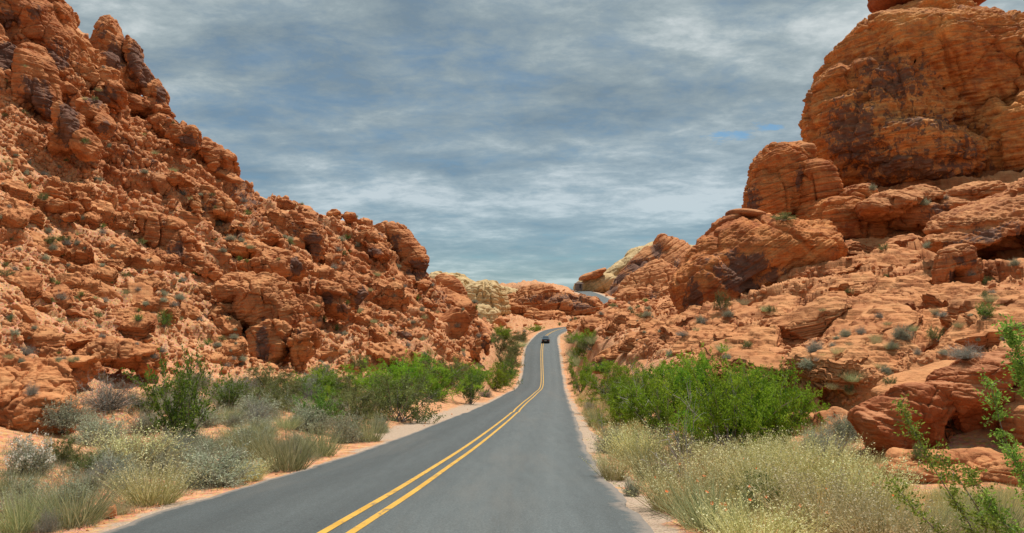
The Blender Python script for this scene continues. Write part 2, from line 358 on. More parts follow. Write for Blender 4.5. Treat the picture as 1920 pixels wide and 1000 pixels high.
def smooth(a, k=9):
    p = np.pad(a, k // 2, 'edge'); p[:k//2] = a[0] - (a[1]-a[0]) * np.arange(k//2, 0, -1); p[-(k//2):] = a[-1] + (a[-1]-a[-2]) * np.arange(1, k//2+1)
    return np.convolve(p, np.ones(k) / k, 'valid')
RL, RC, RR, RZ = (smooth(pchip(YS, rt[:, 0], rt[:, i]), 11) for i in (1, 2, 3, 4))
def road_at(y): return (np.interp(y, YS, RL), np.interp(y, YS, RC), np.interp(y, YS, RR), np.interp(y, YS, RZ))
FR = np.array([W(1175, 585, 300), W(1150, 573, 318), W(1130, 563, 338), W(1112, 553.5, 372), W(1092, 546, 425), W(1060, 542, 500)])   # far piece of road
FRs = np.stack([pchip(np.linspace(300, 500, 90), FR[:, 1], FR[:, i]) for i in (0, 1, 2)], 1)

# ------------------------------------------------------------------ terrain height: thin plate spline through points seen in the photo
CP = []
def c(*pts): CP.extend(pts)
for y in (4, 7, 10, 14, 20, 28, 38, 50, 65, 85, 110, 135, 160, 185, 215, 240):
    l, cc, r, z = road_at(y)
    for x, dz in ((l - 1, -.1), (r + 1, -.1), (cc, -0.1)): CP.append(('w', x, y, z + dz))
c((-450, 900, 12), (-450, 820, 22), (-200, 900, 14), (-200, 1000, 9), (0, 885, 17), (130, 835, 23), (0, 805, 22.5), (-250, 790, 22), (210, 900, 17))
c((0, 785, 27), (100, 765, 30), (0, 660, 37), (-200, 650, 34), (100, 700, 38), (160, 740, 34))
c((200, 715, 43), (300, 712, 46), (400, 706, 51), (500, 702, 58), (600, 694, 68), (700, 692, 80), (800, 688, 97), (900, 690, 118), (950, 690, 138))
c((250, 800, 30), (400, 765, 38), (550, 765, 45), (700, 738, 62), (850, 722, 88))
c((0, 560, 43), (0, 450, 52), (0, 300, 64), (0, 170, 73), (0, 20, 82), (-250, 500, 40), (-450, 500, 34), (-450, 200, 50), (-250, 200, 62), (-250, -150, 82), (-450, -300, 75))
c((100, 600, 48), (100, 450, 60), (100, 300, 73), (100, 190, 82), (120, 60, 90))
c((200, 600, 52), (200, 450, 67), (200, 300, 82), (215, 180, 93), (170, 100, 92))
c((300, 600, 57), (300, 450, 75), (300, 330, 88), (300, 235, 98))
c((400, 600, 64), (400, 500, 76), (400, 400, 92), (390, 300, 104), (450, 352, 107))
c((500, 600, 72), (500, 500, 88), (500, 420, 105), (520, 376, 114), (570, 396, 119))
c((600, 600, 84), (600, 500, 102), (625, 408, 124))
c((700, 620, 96), (700, 520, 116), (715, 432, 134))
c((770, 620, 108), (770, 540, 132), (800, 520, 148))
c((850, 640, 120), (850, 575, 150), (910, 630, 150), (900, 590, 175), (940, 615, 190), (960, 640, 175))
crest_l = [(-450, -350, 80), (-250, -200, 90), (0, -20, 90), (120, 20, 96), (215, 120, 102), (300, 205, 104), (390, 290, 108), (520, 370, 118), (625, 402, 128), (715, 426, 138), (800, 512, 154), (900, 578, 185)]
for px, py, Z in crest_l:
    p = W(px, py, Z); q = CAM + (p - CAM) * 1.25; CP.append(('w', q[0], q[1], p[2] - 6 - 0.05 * Z)); q = CAM + (p - CAM) * 1.9; CP.append(('w', q[0], q[1], p[2] - 16))
# right side
c((1300, 1000, 11), (1600, 990, 11.5), (1900, 985, 11), (2300, 980, 10), (1250, 880, 19), (1400, 880, 18), (1550, 880, 17), (1200, 815, 33), (1350, 800, 31), (1480, 800, 28))
c((1700, 885, 16.5), (1880, 870, 16.5), (2200, 880, 15), (2380, 800, 18), (1620, 800, 22), (1580, 745, 27), (1700, 715, 27), (1900, 655, 25), (1900, 740, 20), (2200, 640, 25))
c((1500, 720, 30), (1400, 700, 36), (1300, 690, 42), (1200, 690, 50), (1120, 700, 70), (1090, 690, 100))
c((1550, 640, 35), (1700, 610, 38), (1900, 575, 38), (2200, 480, 42), (1420, 640, 43), (1320, 640, 52), (1220, 650, 62), (1130, 655, 88))
c((1500, 570, 55), (1650, 530, 57), (1800, 520, 52), (1900, 500, 50), (2300, 300, 60), (1400, 590, 60), (1300, 605, 72), (1200, 620, 85), (1130, 628, 112), (1085, 640, 130))
c((1580, 440, 82), (1700, 420, 82), (1620, 350, 94), (1750, 350, 90), (1900, 340, 84), (1950, 330, 84), (2300, 100, 90), (1480, 480, 80), (1400, 540, 80), (1330, 590, 82))
c((1250, 590, 110), (1180, 600, 130), (1110, 615, 150), (1075, 618, 185), (1150, 575, 190), (1250, 570, 175), (1320, 560, 160))
for px, py, Z in [(1280, 548, 240), (1400, 470, 220), (1500, 400, 160), (1600, 300, 170), (1900, 300, 170), (2300, 100, 170)]: c((px, py, Z))
# far
c((960, 612, 250), (1030, 608, 262), (940, 590, 300), (1000, 560, 320), (1050, 560, 330), (1100, 575, 300), (960, 534, 350), (1010, 531, 365), (1060, 538, 380), (1110, 556, 345), (900, 560, 300), (850, 560, 260), (800, 570, 230))
for p in FR: CP.append(('w', p[0], p[1], p[2]))
c((1120, 553, 440), (1200, 553, 400), (1280, 556, 330), (1200, 545, 420), (1400, 545, 420), (900, 545, 420), (600, 545, 420), (1000, 545, 480), (1000, 560, 800), (300, 560, 800), (1700, 560, 800), (-450, 560, 600), (2380, 560, 600), (-450, 560, 300), (2380, 500, 300), (100, 560, 400))
P4 = []
for q in CP:
    if q[0] == 'w': x, y, z = q[1:]
    else: x, y, z = W(*q)
    P4.append((x / y * 2.6, math.log(y), (z - CAM[2]) / y))
P4 = np.array(P4)
def K(r2): return 0.5 * r2 * np.log(r2 + 1e-9)
n = len(P4); D = ((P4[:, None, :2] - P4[None, :, :2])**2).sum(2)
A = np.zeros((n + 3, n + 3)); A[:n, :n] = K(D) + np.eye(n) * 0.0015; A[:n, n] = 1; A[:n, n + 1:] = P4[:, :2]; A[n:, :n] = A[:n, n:].T
TPS = np.linalg.solve(A, np.concatenate([P4[:, 2], [0, 0, 0]]))
def Hraw(a, lz):
    q = np.stack([a.ravel() * 2.6, lz.ravel()], 1); r = np.empty(len(q))
    for i in range(0, len(q), 60000):
        qq = q[i:i + 60000]; d = (qq[:, None, 0] - P4[None, :, 0])**2 + (qq[:, None, 1] - P4[None, :, 1])**2
        r[i:i + 60000] = K(d) @ TPS[:n] + TPS[n] + qq @ TPS[n + 1:]
    return r.reshape(a.shape)
def road_dist(x, y):
    l, cc, r, z = road_at(y)
    d = np.maximum(np.maximum(l - x, x - r), 0); d = np.where(y > 262, 50.0, d)
    return d, z
def far_dist(x, y):
    fx = np.interp(y, FRs[:, 1], FRs[:, 0]); fz = np.interp(y, FRs[:, 1], FRs[:, 2])
    d = np.maximum(np.abs(x - fx) - 4.2, 0); d = np.where((y < 300) | (y > 500), 60.0, d)
    return d, fz
NC, NRc, NR = 1850, 520, 800
aa = np.linspace(-0.95, 0.95, NC); lz = np.linspace(math.log(3.5), math.log(900), NRc)
AC, LZ = np.meshgrid(aa[::3], lz, indexing='ij')
tc_ = Hraw(AC, LZ)
log('tps')
# widen to all columns by linear interpolation
tfull = np.empty((NC, NRc)); xs = aa[::3]
for j in range(NRc): tfull[:, j] = np.interp(aa, xs, tc_[:, j])
# adaptive rows: equal steps in picture height
dt = np.diff(tfull, axis=1); wgt = np.where(dt > 0, dt * F, -dt * F * 0.25) + np.diff(lz)[None, :] * 55
k = 41; kern = np.ones(k) / k
wgt = np.apply_along_axis(lambda v: np.convolve(np.pad(v, k // 2, 'edge'), kern, 'valid'), 0, wgt)
cum = np.concatenate([np.zeros((NC, 1)), np.cumsum(wgt, 1)], 1); cum /= cum[:, -1:]
u = np.linspace(0, 1, NR); LZg = np.empty((NC, NR)); Tg = np.empty((NC, NR))
for i in range(NC):
    LZg[i] = np.interp(u, cum[i], lz); Tg[i] = np.interp(LZg[i], lz, tfull[i])
Y = np.exp(LZg); X = aa[:, None] * Y; Zt = CAM[2] + Tg * Y
X, Y, Zt = X.ravel(), Y.ravel(), Zt.ravel()
rd, rz = road_dist(X, Y); fd, fz = far_dist(X, Y)
Hs = Zt.reshape(NC, NR)
# base normals
PB = np.stack([X, Y, Zt], 1).reshape(NC, NR, 3)
du = np.gradient(PB, axis=0); dv = np.gradient(PB, axis=1); NB = np.cross(du, dv).reshape(-1, 3)
NB /= np.linalg.norm(NB, axis=1, keepdims=True) + 1e-9; NB[NB[:, 2] < 0] *= -1
p = np.stack([X, Y, Zt], 1)
low = fbm(p * np.array([1, 1, 0.3]), 14.0, 3, 5)
steep = 1 - NB[:, 2]
rocky = sstep(0.012, 0.06, steep + 0.02 * low) * sstep(2.5, 9.0, rd + 2 * low) * sstep(1, 6, fd)
rocky = np.where(X / Y > 0.02, np.maximum(rocky, sstep(7.5, 11.0, rd + 2.5 * low) * sstep(20, 30, Y + 4 * low)), rocky)
rocky = np.where(Y > 240, sstep(1, 8, fd), rocky)
rocky = rocky * np.where(X < 0, sstep(24, 33, Y + 0.15 * X), 1.0)
right = sstep(0.02, 0.10, X / Y) * sstep(300, 200, Y)
left = 1 - right
warp = np.stack([fbm(p, 5.0, 3, 31), fbm(p, 5.0, 3, 47)], 1)
log('grid')
ps = p[:, :2] * np.array([1.0, 0.8]) + warp * 1.5
dsp = np.zeros(len(p))
f1, e1, i1 = facets(ps, 7.0, 101, 0.9, (1.7, 0.8)); f2, e2, i2 = facets(ps + p[:, 2:3] * 0.3, 3.1, 202, 0.9, (1.6, 0.8)); f3, e3, i3 = facets(p[:, :2] + warp * 0.5 + p[:, 2:3] * 0.3, 1.35, 303, 1.0); f4, e4, i4 = facets(p[:, :2] + p[:, 2:3] * 0.4, 0.62, 404, 1.0)
log('facets')
def terr(sv, th, hard):
    fr = sv / th - np.floor(sv / th); g = sstep(0.5 - hard, 0.5 + hard, fr); g = g + 0.0
    return th * (g - fr)
wz0 = fbm(p * np.array([1, 1, 2.0]), 11.0, 4, 58) * 2.2
def groove(e, wd): return -np.exp(-(e / wd)**2)
amt = sstep(-0.5, 0.3, low)
scree = sstep(0.22, -0.10, fbm(p, 13.0, 3, 333) - 0.04) * sstep(95, 75, Y - 0.2 * X)
dl = terr(Zt + 0.45 * X + 0.1 * Y + wz0, 2.4, 0.13) * 1.1 * sstep(-.35, .2, fbm(p, 18.0, 2, 19)) + 1.25 * f1 * (0.45 + 0.8 * amt) + 0.75 * (0.35 + amt) * f2 + 0.48 * f3 * (0.3 + amt) + 0.15 * f4 * amt + 0.7 * groove(e1, 0.05) * (i1 > 0.5) + 0.28 * groove(e2, 0.07) + 0.14 * groove(e3, 0.1) + 0.22 * fbm(p, 4.0, 4, 77)
dl = dl * (1 - 0.62 * scree)
sl_ = Zt + 0.42 * X + 0.1 * Y + wz0
dl = 0.35 * dl + 0.70 * (terr(sl_, 1.9, 0.12) * 1.0 + terr(sl_ + 0.2 * f2, 0.65, 0.15) * 0.9 + 0.9 * f1 * (.4 + amt) + 0.5 * f2 * (.3 + amt) + 0.22 * f3 + 0.45 * groove(e1, 0.05) + 0.2 * groove(e2, 0.06)) * (1 - 0.72 * scree) + scree * (0.10 * f3 + 0.12 * f4)
wz = fbm(p * np.array([1, 1, 2.0]), 9.0, 4, 55) * 1.6 + fbm(p, 2.2, 3, 66) * 0.3
sv = Zt - 0.10 * X + wz
dr = terr(sv, 1.7, 0.13) * 0.85 + terr(sv + 0.2 * f2, 0.6, 0.15) * 0.95 + 0.35 * f1 * amt + 0.22 * f2 + 0.10 * f3 + 0.07 * f4 + 0.25 * groove(e1, 0.05) + 0.10 * groove(e3, 0.08) + 0.35 * fbm(p, 5.0, 4, 78)
farm = sstep(220, 300, Y)
fs = sstep(110, 190, Y)            # far away only the larger blocks are kept
dl = dl * (1 - fs) + fs * (0.9 * f1 + 0.35 * f2 + 0.9 * fbm(p, 7.0, 4, 79) + 0.5 * groove(e1, 0.05))
dr = dr * (1 - fs) + fs * (terr(sv, 1.5, 0.12) * 0.8 + 0.5 * f1 + 0.25 * f2 + 0.9 * fbm(p, 7.0, 4, 79))
disp = (dl * left + dr * right) * rocky
fine = fbm(p, 0.5, 3, 91) * 0.05
sandamp = (1 - rocky) * (0.10 * fbm(p, 1.7, 4, 12) + 0.015 * fbm(p, 0.3, 2, 13)) * sstep(0.0, 2.0, rd)
disp = disp + fine * rocky + sandamp
dg_ = disp.reshape(NC, NR)
for ax in (0,): dg_ = (np.roll(dg_, 1, ax) + 2 * dg_ + np.roll(dg_, -1, ax)) / 4
disp = dg_.ravel()
nearfade = sstep(0, 3, rd)
p = p + NB * (disp * nearfade)[:, None]
wr = sstep(0.6, 5.0, rd); p[:, 2] = (rz - 0.07 - 0.03 * np.minimum(rd, 3)) * (1 - wr) + p[:, 2] * wr
wf = sstep(0.5, 8.0, fd); p[:, 2] = (fz - 0.3) * (1 - wf) + p[:, 2] * wf
idx = np.arange(NC * NR).reshape(NC, NR)
quads = np.stack([idx[:-1, :-1], idx[1:, :-1], idx[1:, 1:], idx[:-1, 1:]], -1).reshape(-1, 4)
sand = np.clip(1 - rocky, 0, 1); sand = np.maximum(sand, left * rocky * (0.34 + 0.26 * scree + 0.25 * sstep(.6, .85, NB[:, 2])))
shoulder = sstep(1.2, 0.1, rd) * 0.8 * (0.7 + 0.6 * sstep(-.3, .3, fbm(p, 2.5, 3, 222))); shoulder = np.maximum(shoulder, sstep(7, 0, fd) * 0.8)
# wide pale pull-out on the left side of the road
po = sstep(28, 40, Y) * sstep(95, 70, Y) * (X < 4) * sstep(3.6, 1.0, rd) * 0.9
shoulder = np.maximum(shoulder, po)
varn_shade = np.clip(sstep(0.45, 0.62, steep + 0.1 * low) * 0.45 + (i1 > 0.66) * 0.42 * (1 - scree), 0, 1) * rocky * left
varn_shade = np.maximum(varn_shade, right * rocky * 0.0)
pxx = 960 + F * X / (Y * math.cos(PITCH)); pale = sstep(850, 875, pxx) * sstep(950, 925, pxx) * sstep(185, 215, Y) * sstep(285, 270, Y)
me = np_mesh('terrain', p, quads, m_terrain, smooth=False, attrs={'sand': sand, 'shoulder': shoulder, 'varn_shade': varn_shade, 'pale': pale})
terrain = tag(mesh_obj('terrain', me), kind='structure')
log('terrain')
# the wide plain underneath and beyond
g = 60; gx = np.linspace(-3000, 3000, g); GX, GY = np.meshgrid(gx, gx, indexing='ij'); gi = np.arange(g * g).reshape(g, g)
gz = np.full(g * g, -16.0)
me = np_mesh('ground', np.stack([GX.ravel(), GY.ravel(), gz], 1), np.stack([gi[:-1, :-1], gi[1:, :-1], gi[1:, 1:], gi[:-1, 1:]], -1).reshape(-1, 4), m_terrain, attrs={'sand': np.ones(g * g)})
tag(mesh_obj('ground', me), kind='structure')
# strip of ground behind and beside the camera
yb = np.arange(-40, 3.8, 1.0); xb = np.arange(-30, 30.1, 1.0); XB, YB = np.meshgrid(xb, yb, indexing='ij')
l_, c_, r_, z_ = road_at(YB.ravel()); ib = np.arange(XB.size).reshape(XB.shape)
me = np_mesh('roadside_ground', np.stack([XB.ravel(), YB.ravel(), z_ - 0.09], 1), np.stack([ib[:-1, :-1], ib[1:, :-1], ib[1:, 1:], ib[:-1, 1:]], -1).reshape(-1, 4), m_terrain, attrs={'sand': np.ones(XB.size)})
tag(mesh_obj('roadside_ground', me), kind='structure')

# ------------------------------------------------------------------ road
def strip(ys, lx, rx, z, ncross, name, mat, raised=0.0):
    t = np.linspace(0, 1, ncross)
    XX = lx[:, None] * (1 - t) + rx[:, None] * t; YY = np.repeat(ys[:, None], ncross, 1); ZZ = np.repeat(z[:, None] + raised, ncross, 1)
    ii = np.arange(XX.size).reshape(XX.shape)
    q = np.stack([ii[:-1, :-1], ii[:-1, 1:], ii[1:, 1:], ii[1:, :-1]], -1).reshape(-1, 4)
    return np.stack([XX, YY, ZZ], -1).reshape(-1, 3), q, np.tile(t, len(ys))
ys = np.concatenate([np.arange(-25, 60, 0.15), np.arange(60, 262, 0.5)])
l, cc, r, z = road_at(ys)
rng = np.random.default_rng(5)
q3 = np.stack([ys, ys * 0, ys * 0], 1)
l = l + fbm(q3, 1.1, 4, 3) * 0.10; r = r + fbm(q3, 1.1, 4, 8) * 0.14
v, q, t = strip(ys, l, r, z, 41, 'road', m_road)
cl = np.repeat(cc, 41); ll = np.repeat(l, 41); rr = np.repeat(r, 41)
lane = np.where(v[:, 0] < cl, 0.5 * (v[:, 0] - ll) / (cl - ll), 0.5 + 0.5 * (v[:, 0] - cl) / (rr - cl))
edge = np.exp(-np.minimum(v[:, 0] - ll, (rr - v[:, 0]) * 0.6) / 0.18)
crown = 0.04 * (1 - (2 * t - 1)**2); v[:, 2] += crown
road = tag(mesh_obj('road', np_mesh('road', v, q, m_road, smooth=True, attrs={'lane': lane, 'edge': edge})), kind='structure')
mk = []
vv = []; qq = []; off = 0
for s0 in (-0.20, 0.20):
    ys2 = np.arange(-25, 258, 0.4); l2, c2, r2, z2 = road_at(ys2)
    frac = (c2 - l2) / (r2 - l2); zc = z2 + 0.04 * (1 - (2 * frac - 1)**2) + 0.006
    a_, b_, _ = strip(ys2, c2 + s0 - 0.068, c2 + s0 + 0.068, zc, 2, '', None)
    vv.append(a_); qq.append(b_ + off); off += len(a_)
tag(mesh_obj('road_marking', np_mesh('road_marking', np.vstack(vv), np.vstack(qq), m_paint)), kind='structure')
# far piece
tt = np.linspace(-1, 1, 5); dx = np.gradient(FRs[:, 0]); dy = np.gradient(FRs[:, 1]); ln = np.hypot(dx, dy); nx, ny = dy / ln, -dx / ln
V = np.stack([FRs[:, 0][:, None] + nx[:, None] * tt * 3.8, FRs[:, 1][:, None] + ny[:, None] * tt * 3.8, np.repeat(FRs[:, 2][:, None], 5, 1)], -1).reshape(-1, 3)
ii = np.arange(len(V)).reshape(len(FRs), 5)
tag(mesh_obj('far_road', np_mesh('far_road', V, np.stack([ii[:-1, :-1], ii[:-1, 1:], ii[1:, 1:], ii[1:, :-1]], -1).reshape(-1, 4), m_road, smooth=True, attrs={'lane': np.full(len(V), .6), 'edge': np.zeros(len(V))})), kind='structure')
log('road')

# ------------------------------------------------------------------ rock formations: rounded masses fused, remeshed and weathered
def ico(sub):
    import bmesh
    bm = bmesh.new(); bmesh.ops.create_icosphere(bm, subdivisions=sub, radius=1.0)
    v = np.array([x.co[:] for x in bm.verts]); f = np.array([[y.index for y in x.verts] for x in bm.faces]); bm.free(); return v, f
ICO = {k: ico(k) for k in (2, 3, 4, 5, 6)}
def blob(px, py, rx, ry, Z, dep, rot=0.0, n=2.5, taper=0.0, yaw=0.0, ang=None):
    """superellipsoid: centre pixel, half sizes in photo px, distance, half depth (m), tilt in the picture (deg), squareness n"""
    v, f = ICO[4]; v = v.copy()
    rr = (np.abs(v)**n).sum(1)**(-1.0 / n); v = v * rr[:, None]
    if ang:
        g_ = np.random.default_rng(int(px * 7 + py * 13) & 0xffff); nn = g_.normal(size=(16, 3)); nn /= np.linalg.norm(nn, axis=1, keepdims=True); hh = g_.uniform(ang, 1.02, 16)
        u_ = v / np.linalg.norm(v, axis=1, keepdims=True); dd = u_ @ nn.T; rad = np.where(dd > 0.05, hh[None] / np.maximum(dd, 0.05), 9).min(1); cur = np.linalg.norm(v, axis=1); v = u_ * np.minimum(cur, rad)[:, None] * 1.06
    mpp = Z / F
    v[:, 0] *= rx * mpp * (1 - taper * v[:, 2]); v[:, 1] *= dep * (1 - 0.5 * taper * v[:, 2]); v[:, 2] *= ry * mpp
    a = math.radians(rot); x, z = v[:, 0] * math.cos(a) + v[:, 2] * math.sin(a), -v[:, 0] * math.sin(a) + v[:, 2] * math.cos(a)
    v[:, 0], v[:, 2] = x, z
    if yaw:
        a = math.radians(yaw); x, y = v[:, 0] * math.cos(a) - v[:, 1] * math.sin(a), v[:, 0] * math.sin(a) + v[:, 1] * math.cos(a); v[:, 0], v[:, 1] = x, y
    return v + W(px, py, Z), f
def bedding(p, nrm, dipn, th, seed, hard=0.5):
    """layers: recessed partings and beds of uneven prominence; returns outward displacement in units of th"""
    s = p @ np.array(dipn) / th + 0.45 * fbm(p, th * 5, 3, seed)
    i = np.floor(s); f = s - i; z = np.zeros(len(p), np.int64)
    h0 = hashi(i.astype(np.int64), z, z, seed); h1 = hashi(i.astype(np.int64) + 1, z, z, seed)
    e = np.minimum(f, 1 - f)
    k = sstep(1 - hard * 0.35, 1.0, f)
    return (h0 * (1 - k) + h1 * k) - 0.6 - 0.8 * np.exp(-(e / 0.10)**2) * (0.4 + h0)
def formation(name, label, cat, blobs, vox, mat, dip=(0.1, 0.0, 1.0), th=0.9, amp=0.5, th2=0.25, amp2=0.12, big=0.0, bigs=6.0, crack=0.0, cracks=3.0, varn_shade=None, group=None, seed=1, holes=None, block=0.0, blocks=2.0, ang=None, smooth_=False, rough=0.0, roughs=1.3, pit=0.0):
    vs_, fs_, off = [], [], 0
    for b in blobs:
        v, f = blob(*b[:6], ang=ang, **(b[6] if len(b) > 6 else {})); vs_.append(v); fs_.append(f + off); off += len(v)
    v = np.vstack(vs_); f = np.vstack(fs_)
    org = np.array([v[:, 0].mean(), v[:, 1].mean(), v[:, 2].min()])
    me = np_mesh('tmp', v - org, f, mat)
    o = bpy.data.objects.new('tmp', me); COL.objects.link(o)
    md = o.modifiers.new('r', 'REMESH'); md.mode = 'VOXEL'; md.voxel_size = vox
    sm = o.modifiers.new('s', 'SMOOTH'); sm.iterations = 3; sm.factor = 0.5
    dg = bpy.context.evaluated_depsgraph_get(); ev = o.evaluated_get(dg); m2 = ev.to_mesh()
    nv = len(m2.vertices); v = np.empty(nv * 3); m2.vertices.foreach_get('co', v); v = v.reshape(-1, 3)
    nrm = np.empty(nv * 3); m2.vertices.foreach_get('normal', nrm); nrm = nrm.reshape(-1, 3)
    nlp = len(m2.loops); lv = np.empty(nlp, np.int32); m2.loops.foreach_get('vertex_index', lv)
    f = lv.reshape(-1, 4)
    ev.to_mesh_clear(); bpy.data.objects.remove(o); bpy.data.meshes.remove(me)
    p = v + org; dip = np.array(dip, float); dip /= np.linalg.norm(dip)
    side = np.sqrt(np.clip(1 - (nrm @ dip)**2, 0, 1))
    d = amp * bedding(p, nrm, dip, th, seed) * side + amp2 * bedding(p, nrm, dip, th2, seed + 5) * (0.3 + 0.7 * side)
    if big: d += big * fbm(p, bigs, 4, seed + 9)
    if crack:   # steep joints: ridged noise stretched along the bedding normal
        qx = p - np.outer(p @ dip, dip) * 0.75
        a = np.abs(fbm(qx, cracks, 3, seed + 21)); d -= crack * np.exp(-(a / 0.05)**2)
    if block:
        axes = p[:, :2] if False else np.stack([p[:, 0] + 0.5 * p[:, 1], p[:, 2] + 0.3 * p[:, 1]], 1)
        fa, ea, ia = facets(axes + 0.3 * np.stack([fbm(p, blocks, 2, 5), fbm(p, blocks, 2, 6)], 1) * blocks, blocks, seed + 40, 0.8); d += block * (fa + 0.5 * groove(ea, 0.06))
    if rough:
        qr = p * np.array([0.8, 0.8, 2.4]); d += rough * (0.55 - 2.2 * np.abs(fbm(qr, roughs, 4, seed + 33, 0.6))) + 0.4 * rough * fbm(p, roughs * 0.4, 3, seed + 34)
    if pit:
        pn = fbm(p * np.array([0.7, 0.7, 1.3]), roughs * 1.2, 2, seed + 35); d -= pit * sstep(0.42, 0.60, pn)
    d += 0.35 * vox * fbm(p, vox * 3, 2, seed + 30)
    vn = np.zeros(nv)
    prj = p - CAM; cy_ = prj @ FW; PX = 960 + F * prj[:, 0] / cy_; PY = 500 - F * (prj @ UP) / cy_
    if varn_shade:
        for (vx, vy, rx, ry, s_) in varn_shade: vn = np.maximum(vn, s_ * np.exp(-(((PX - vx) / rx)**2 + ((PY - vy) / ry)**2)))
        vn = vn * (nrm[:, 1] < 0.4)
    if holes:
        for (hx, hy, rx, ry, dep, rot) in holes:
            a = math.radians(rot); ex, ey = (PX - hx), (PY - hy); u_, v_ = ex * math.cos(a) + ey * math.sin(a), -ex * math.sin(a) + ey * math.cos(a)
            d -= dep * np.exp(-(((u_ / rx)**2 + (v_ / ry)**2)**1.5)) * (nrm[:, 1] < 0.35)
    v2 = v + nrm * d[:, None]
    m = np_mesh(name, v2, f, mat, smooth=smooth_, attrs={'varn_shade': vn})
    o = mesh_obj(name, m, loc=tuple(org)); tag(o, label, cat, group, 'thing')
    print('  ', name, nv)
    return o

# ---- right: the great butte
formation('sandstone_butte', 'towering orange sandstone butte with dark varnished face, right of the road', 'rock butte', [
    (1745, 190, 205, 172, 103, 11, dict(n=2.4, rot=12)), (1712, 140, 105, 105, 102, 9, dict(n=2.3)), (1620, 250, 100, 95, 99, 8, dict(n=2.6)),
    (1740, 74, 112, 62, 106, 8, dict(n=2.6)), (1655, 230, 108, 118, 100, 9, dict(n=2.3, rot=18)), (1700, 290, 110, 70, 96, 8, dict(n=3)),
    (1560, 205, 45, 90, 102, 6, dict(n=2.2, rot=22)), (1840, 240, 110, 130, 101, 9, dict(n=2.6)), (1590, 300, 50, 50, 98, 6, dict())],
    0.105, m_butte, dip=(-0.28, 0.0, 1.0), th=1.5, amp=0.22, th2=0.42, amp2=0.17, rough=.34, roughs=2.2, pit=.8, big=0.55, bigs=6, crack=0.6, cracks=8, seed=3, block=0.4, blocks=5, ang=.86,
    varn_shade=[(1670, 150, 90, 60, .72), (1600, 250, 60, 90, .8), (1680, 310, 130, 45, .75), (1700, 240, 110, 60, .5), (1760, 230, 80, 30, .55), (1800, 290, 60, 60, 0.55), (1740, 330, 100, 22, .8)],
    holes=[(1578, 162, 26, 12, 2.2, -28), (1596, 135, 10, 24, 1.0, -20), (1905, 1, 5, 5, 0.1, 0), (1610, 322, 34, 14, 0.9, 0)])
formation('capstone', 'smooth dark red block capping the great butte', 'rock', [(1742, -22, 106, 44, 109, 5, dict(n=4)), (1700, -60, 68, 60, 109, 5, dict(n=2.8)), (1775, -60, 75, 60, 109, 5, dict(n=2.8))],
    0.14, m_dark, th=2.2, amp=0.2, th2=0.6, amp2=0.08, big=0.4, seed=8)
formation('sandstone_tower', 'ribbed orange sandstone shoulder at the right edge of the butte', 'rock butte', [
    (1925, 180, 80, 120, 96, 7, dict(n=2.5)), (1960, 120, 75, 110, 97, 7, dict(n=2.4)), (1900, 270, 80, 90, 93, 7, dict(n=2.6)), (2080, 150, 130, 180, 96, 9, dict(n=2.5)), (1875, 130, 35, 65, 98, 5, dict())],
    0.14, m_butte, dip=(-0.25, 0, 1), th=1.3, amp=0.25, th2=0.38, amp2=0.15, rough=.36, roughs=2, pit=.8, big=0.6, bigs=5, crack=0.8, cracks=6, seed=13, block=0.3, blocks=3,
    varn_shade=[(1820, 290, 40, 60, 0.7), (1900, 330, 60, 30, 0.5)], holes=[(1888, 175, 14, 20, 1.8, 10), (1868, 290, 10, 34, 1.5, 0), (1900, 130, 10, 8, 1, 0)])
# ---- right: the stacked tower and its pillar
formation('sandstone_tower', 'rounded orange layered tower against the sky, left of the butte', 'rock tower', [
    (1462, 345, 60, 78, 90, 5, dict(n=2.5, rot=12)), (1490, 300, 34, 34, 91, 4, dict(n=2.4)), (1440, 380, 42, 60, 89, 4.5, dict(n=2.4, rot=8)), (1505, 400, 40, 50, 92, 4, dict())],
    0.085, m_dome, dip=(-0.35, 0, 1), th=0.75, amp=0.22, th2=0.26, amp2=0.12, rough=.14, roughs=1.4, big=0.3, bigs=4, crack=0.5, cracks=3.5, seed=17, varn_shade=[(1410, 380, 16, 40, .8), (1500, 330, 14, 30, .6)])
formation('sandstone_pillar', 'squat ribbed pillar leaning beside the rounded tower', 'rock pillar', [
    (1533, 355, 37, 56, 86, 3, dict(n=3, rot=-4, taper=0.15)), (1525, 410, 36, 30, 86, 3, dict(n=2.6)), (1520, 330, 24, 30, 87, 2.6, dict(n=2.8))],
    0.075, m_dome, dip=(-0.12, 0, 1), th=0.7, amp=0.25, th2=0.22, amp2=0.09, big=0.3, bigs=3, crack=0.5, cracks=2.6, seed=19)
formation('boulder', 'flat dark cap rock wedged between tower and pillar', 'rock', [(1508, 283, 20, 13, 88, 1.6, dict(n=2.6, rot=-6))], 0.06, m_rock, th=0.5, amp=0.1, th2=0.2, amp2=0.05, seed=23)
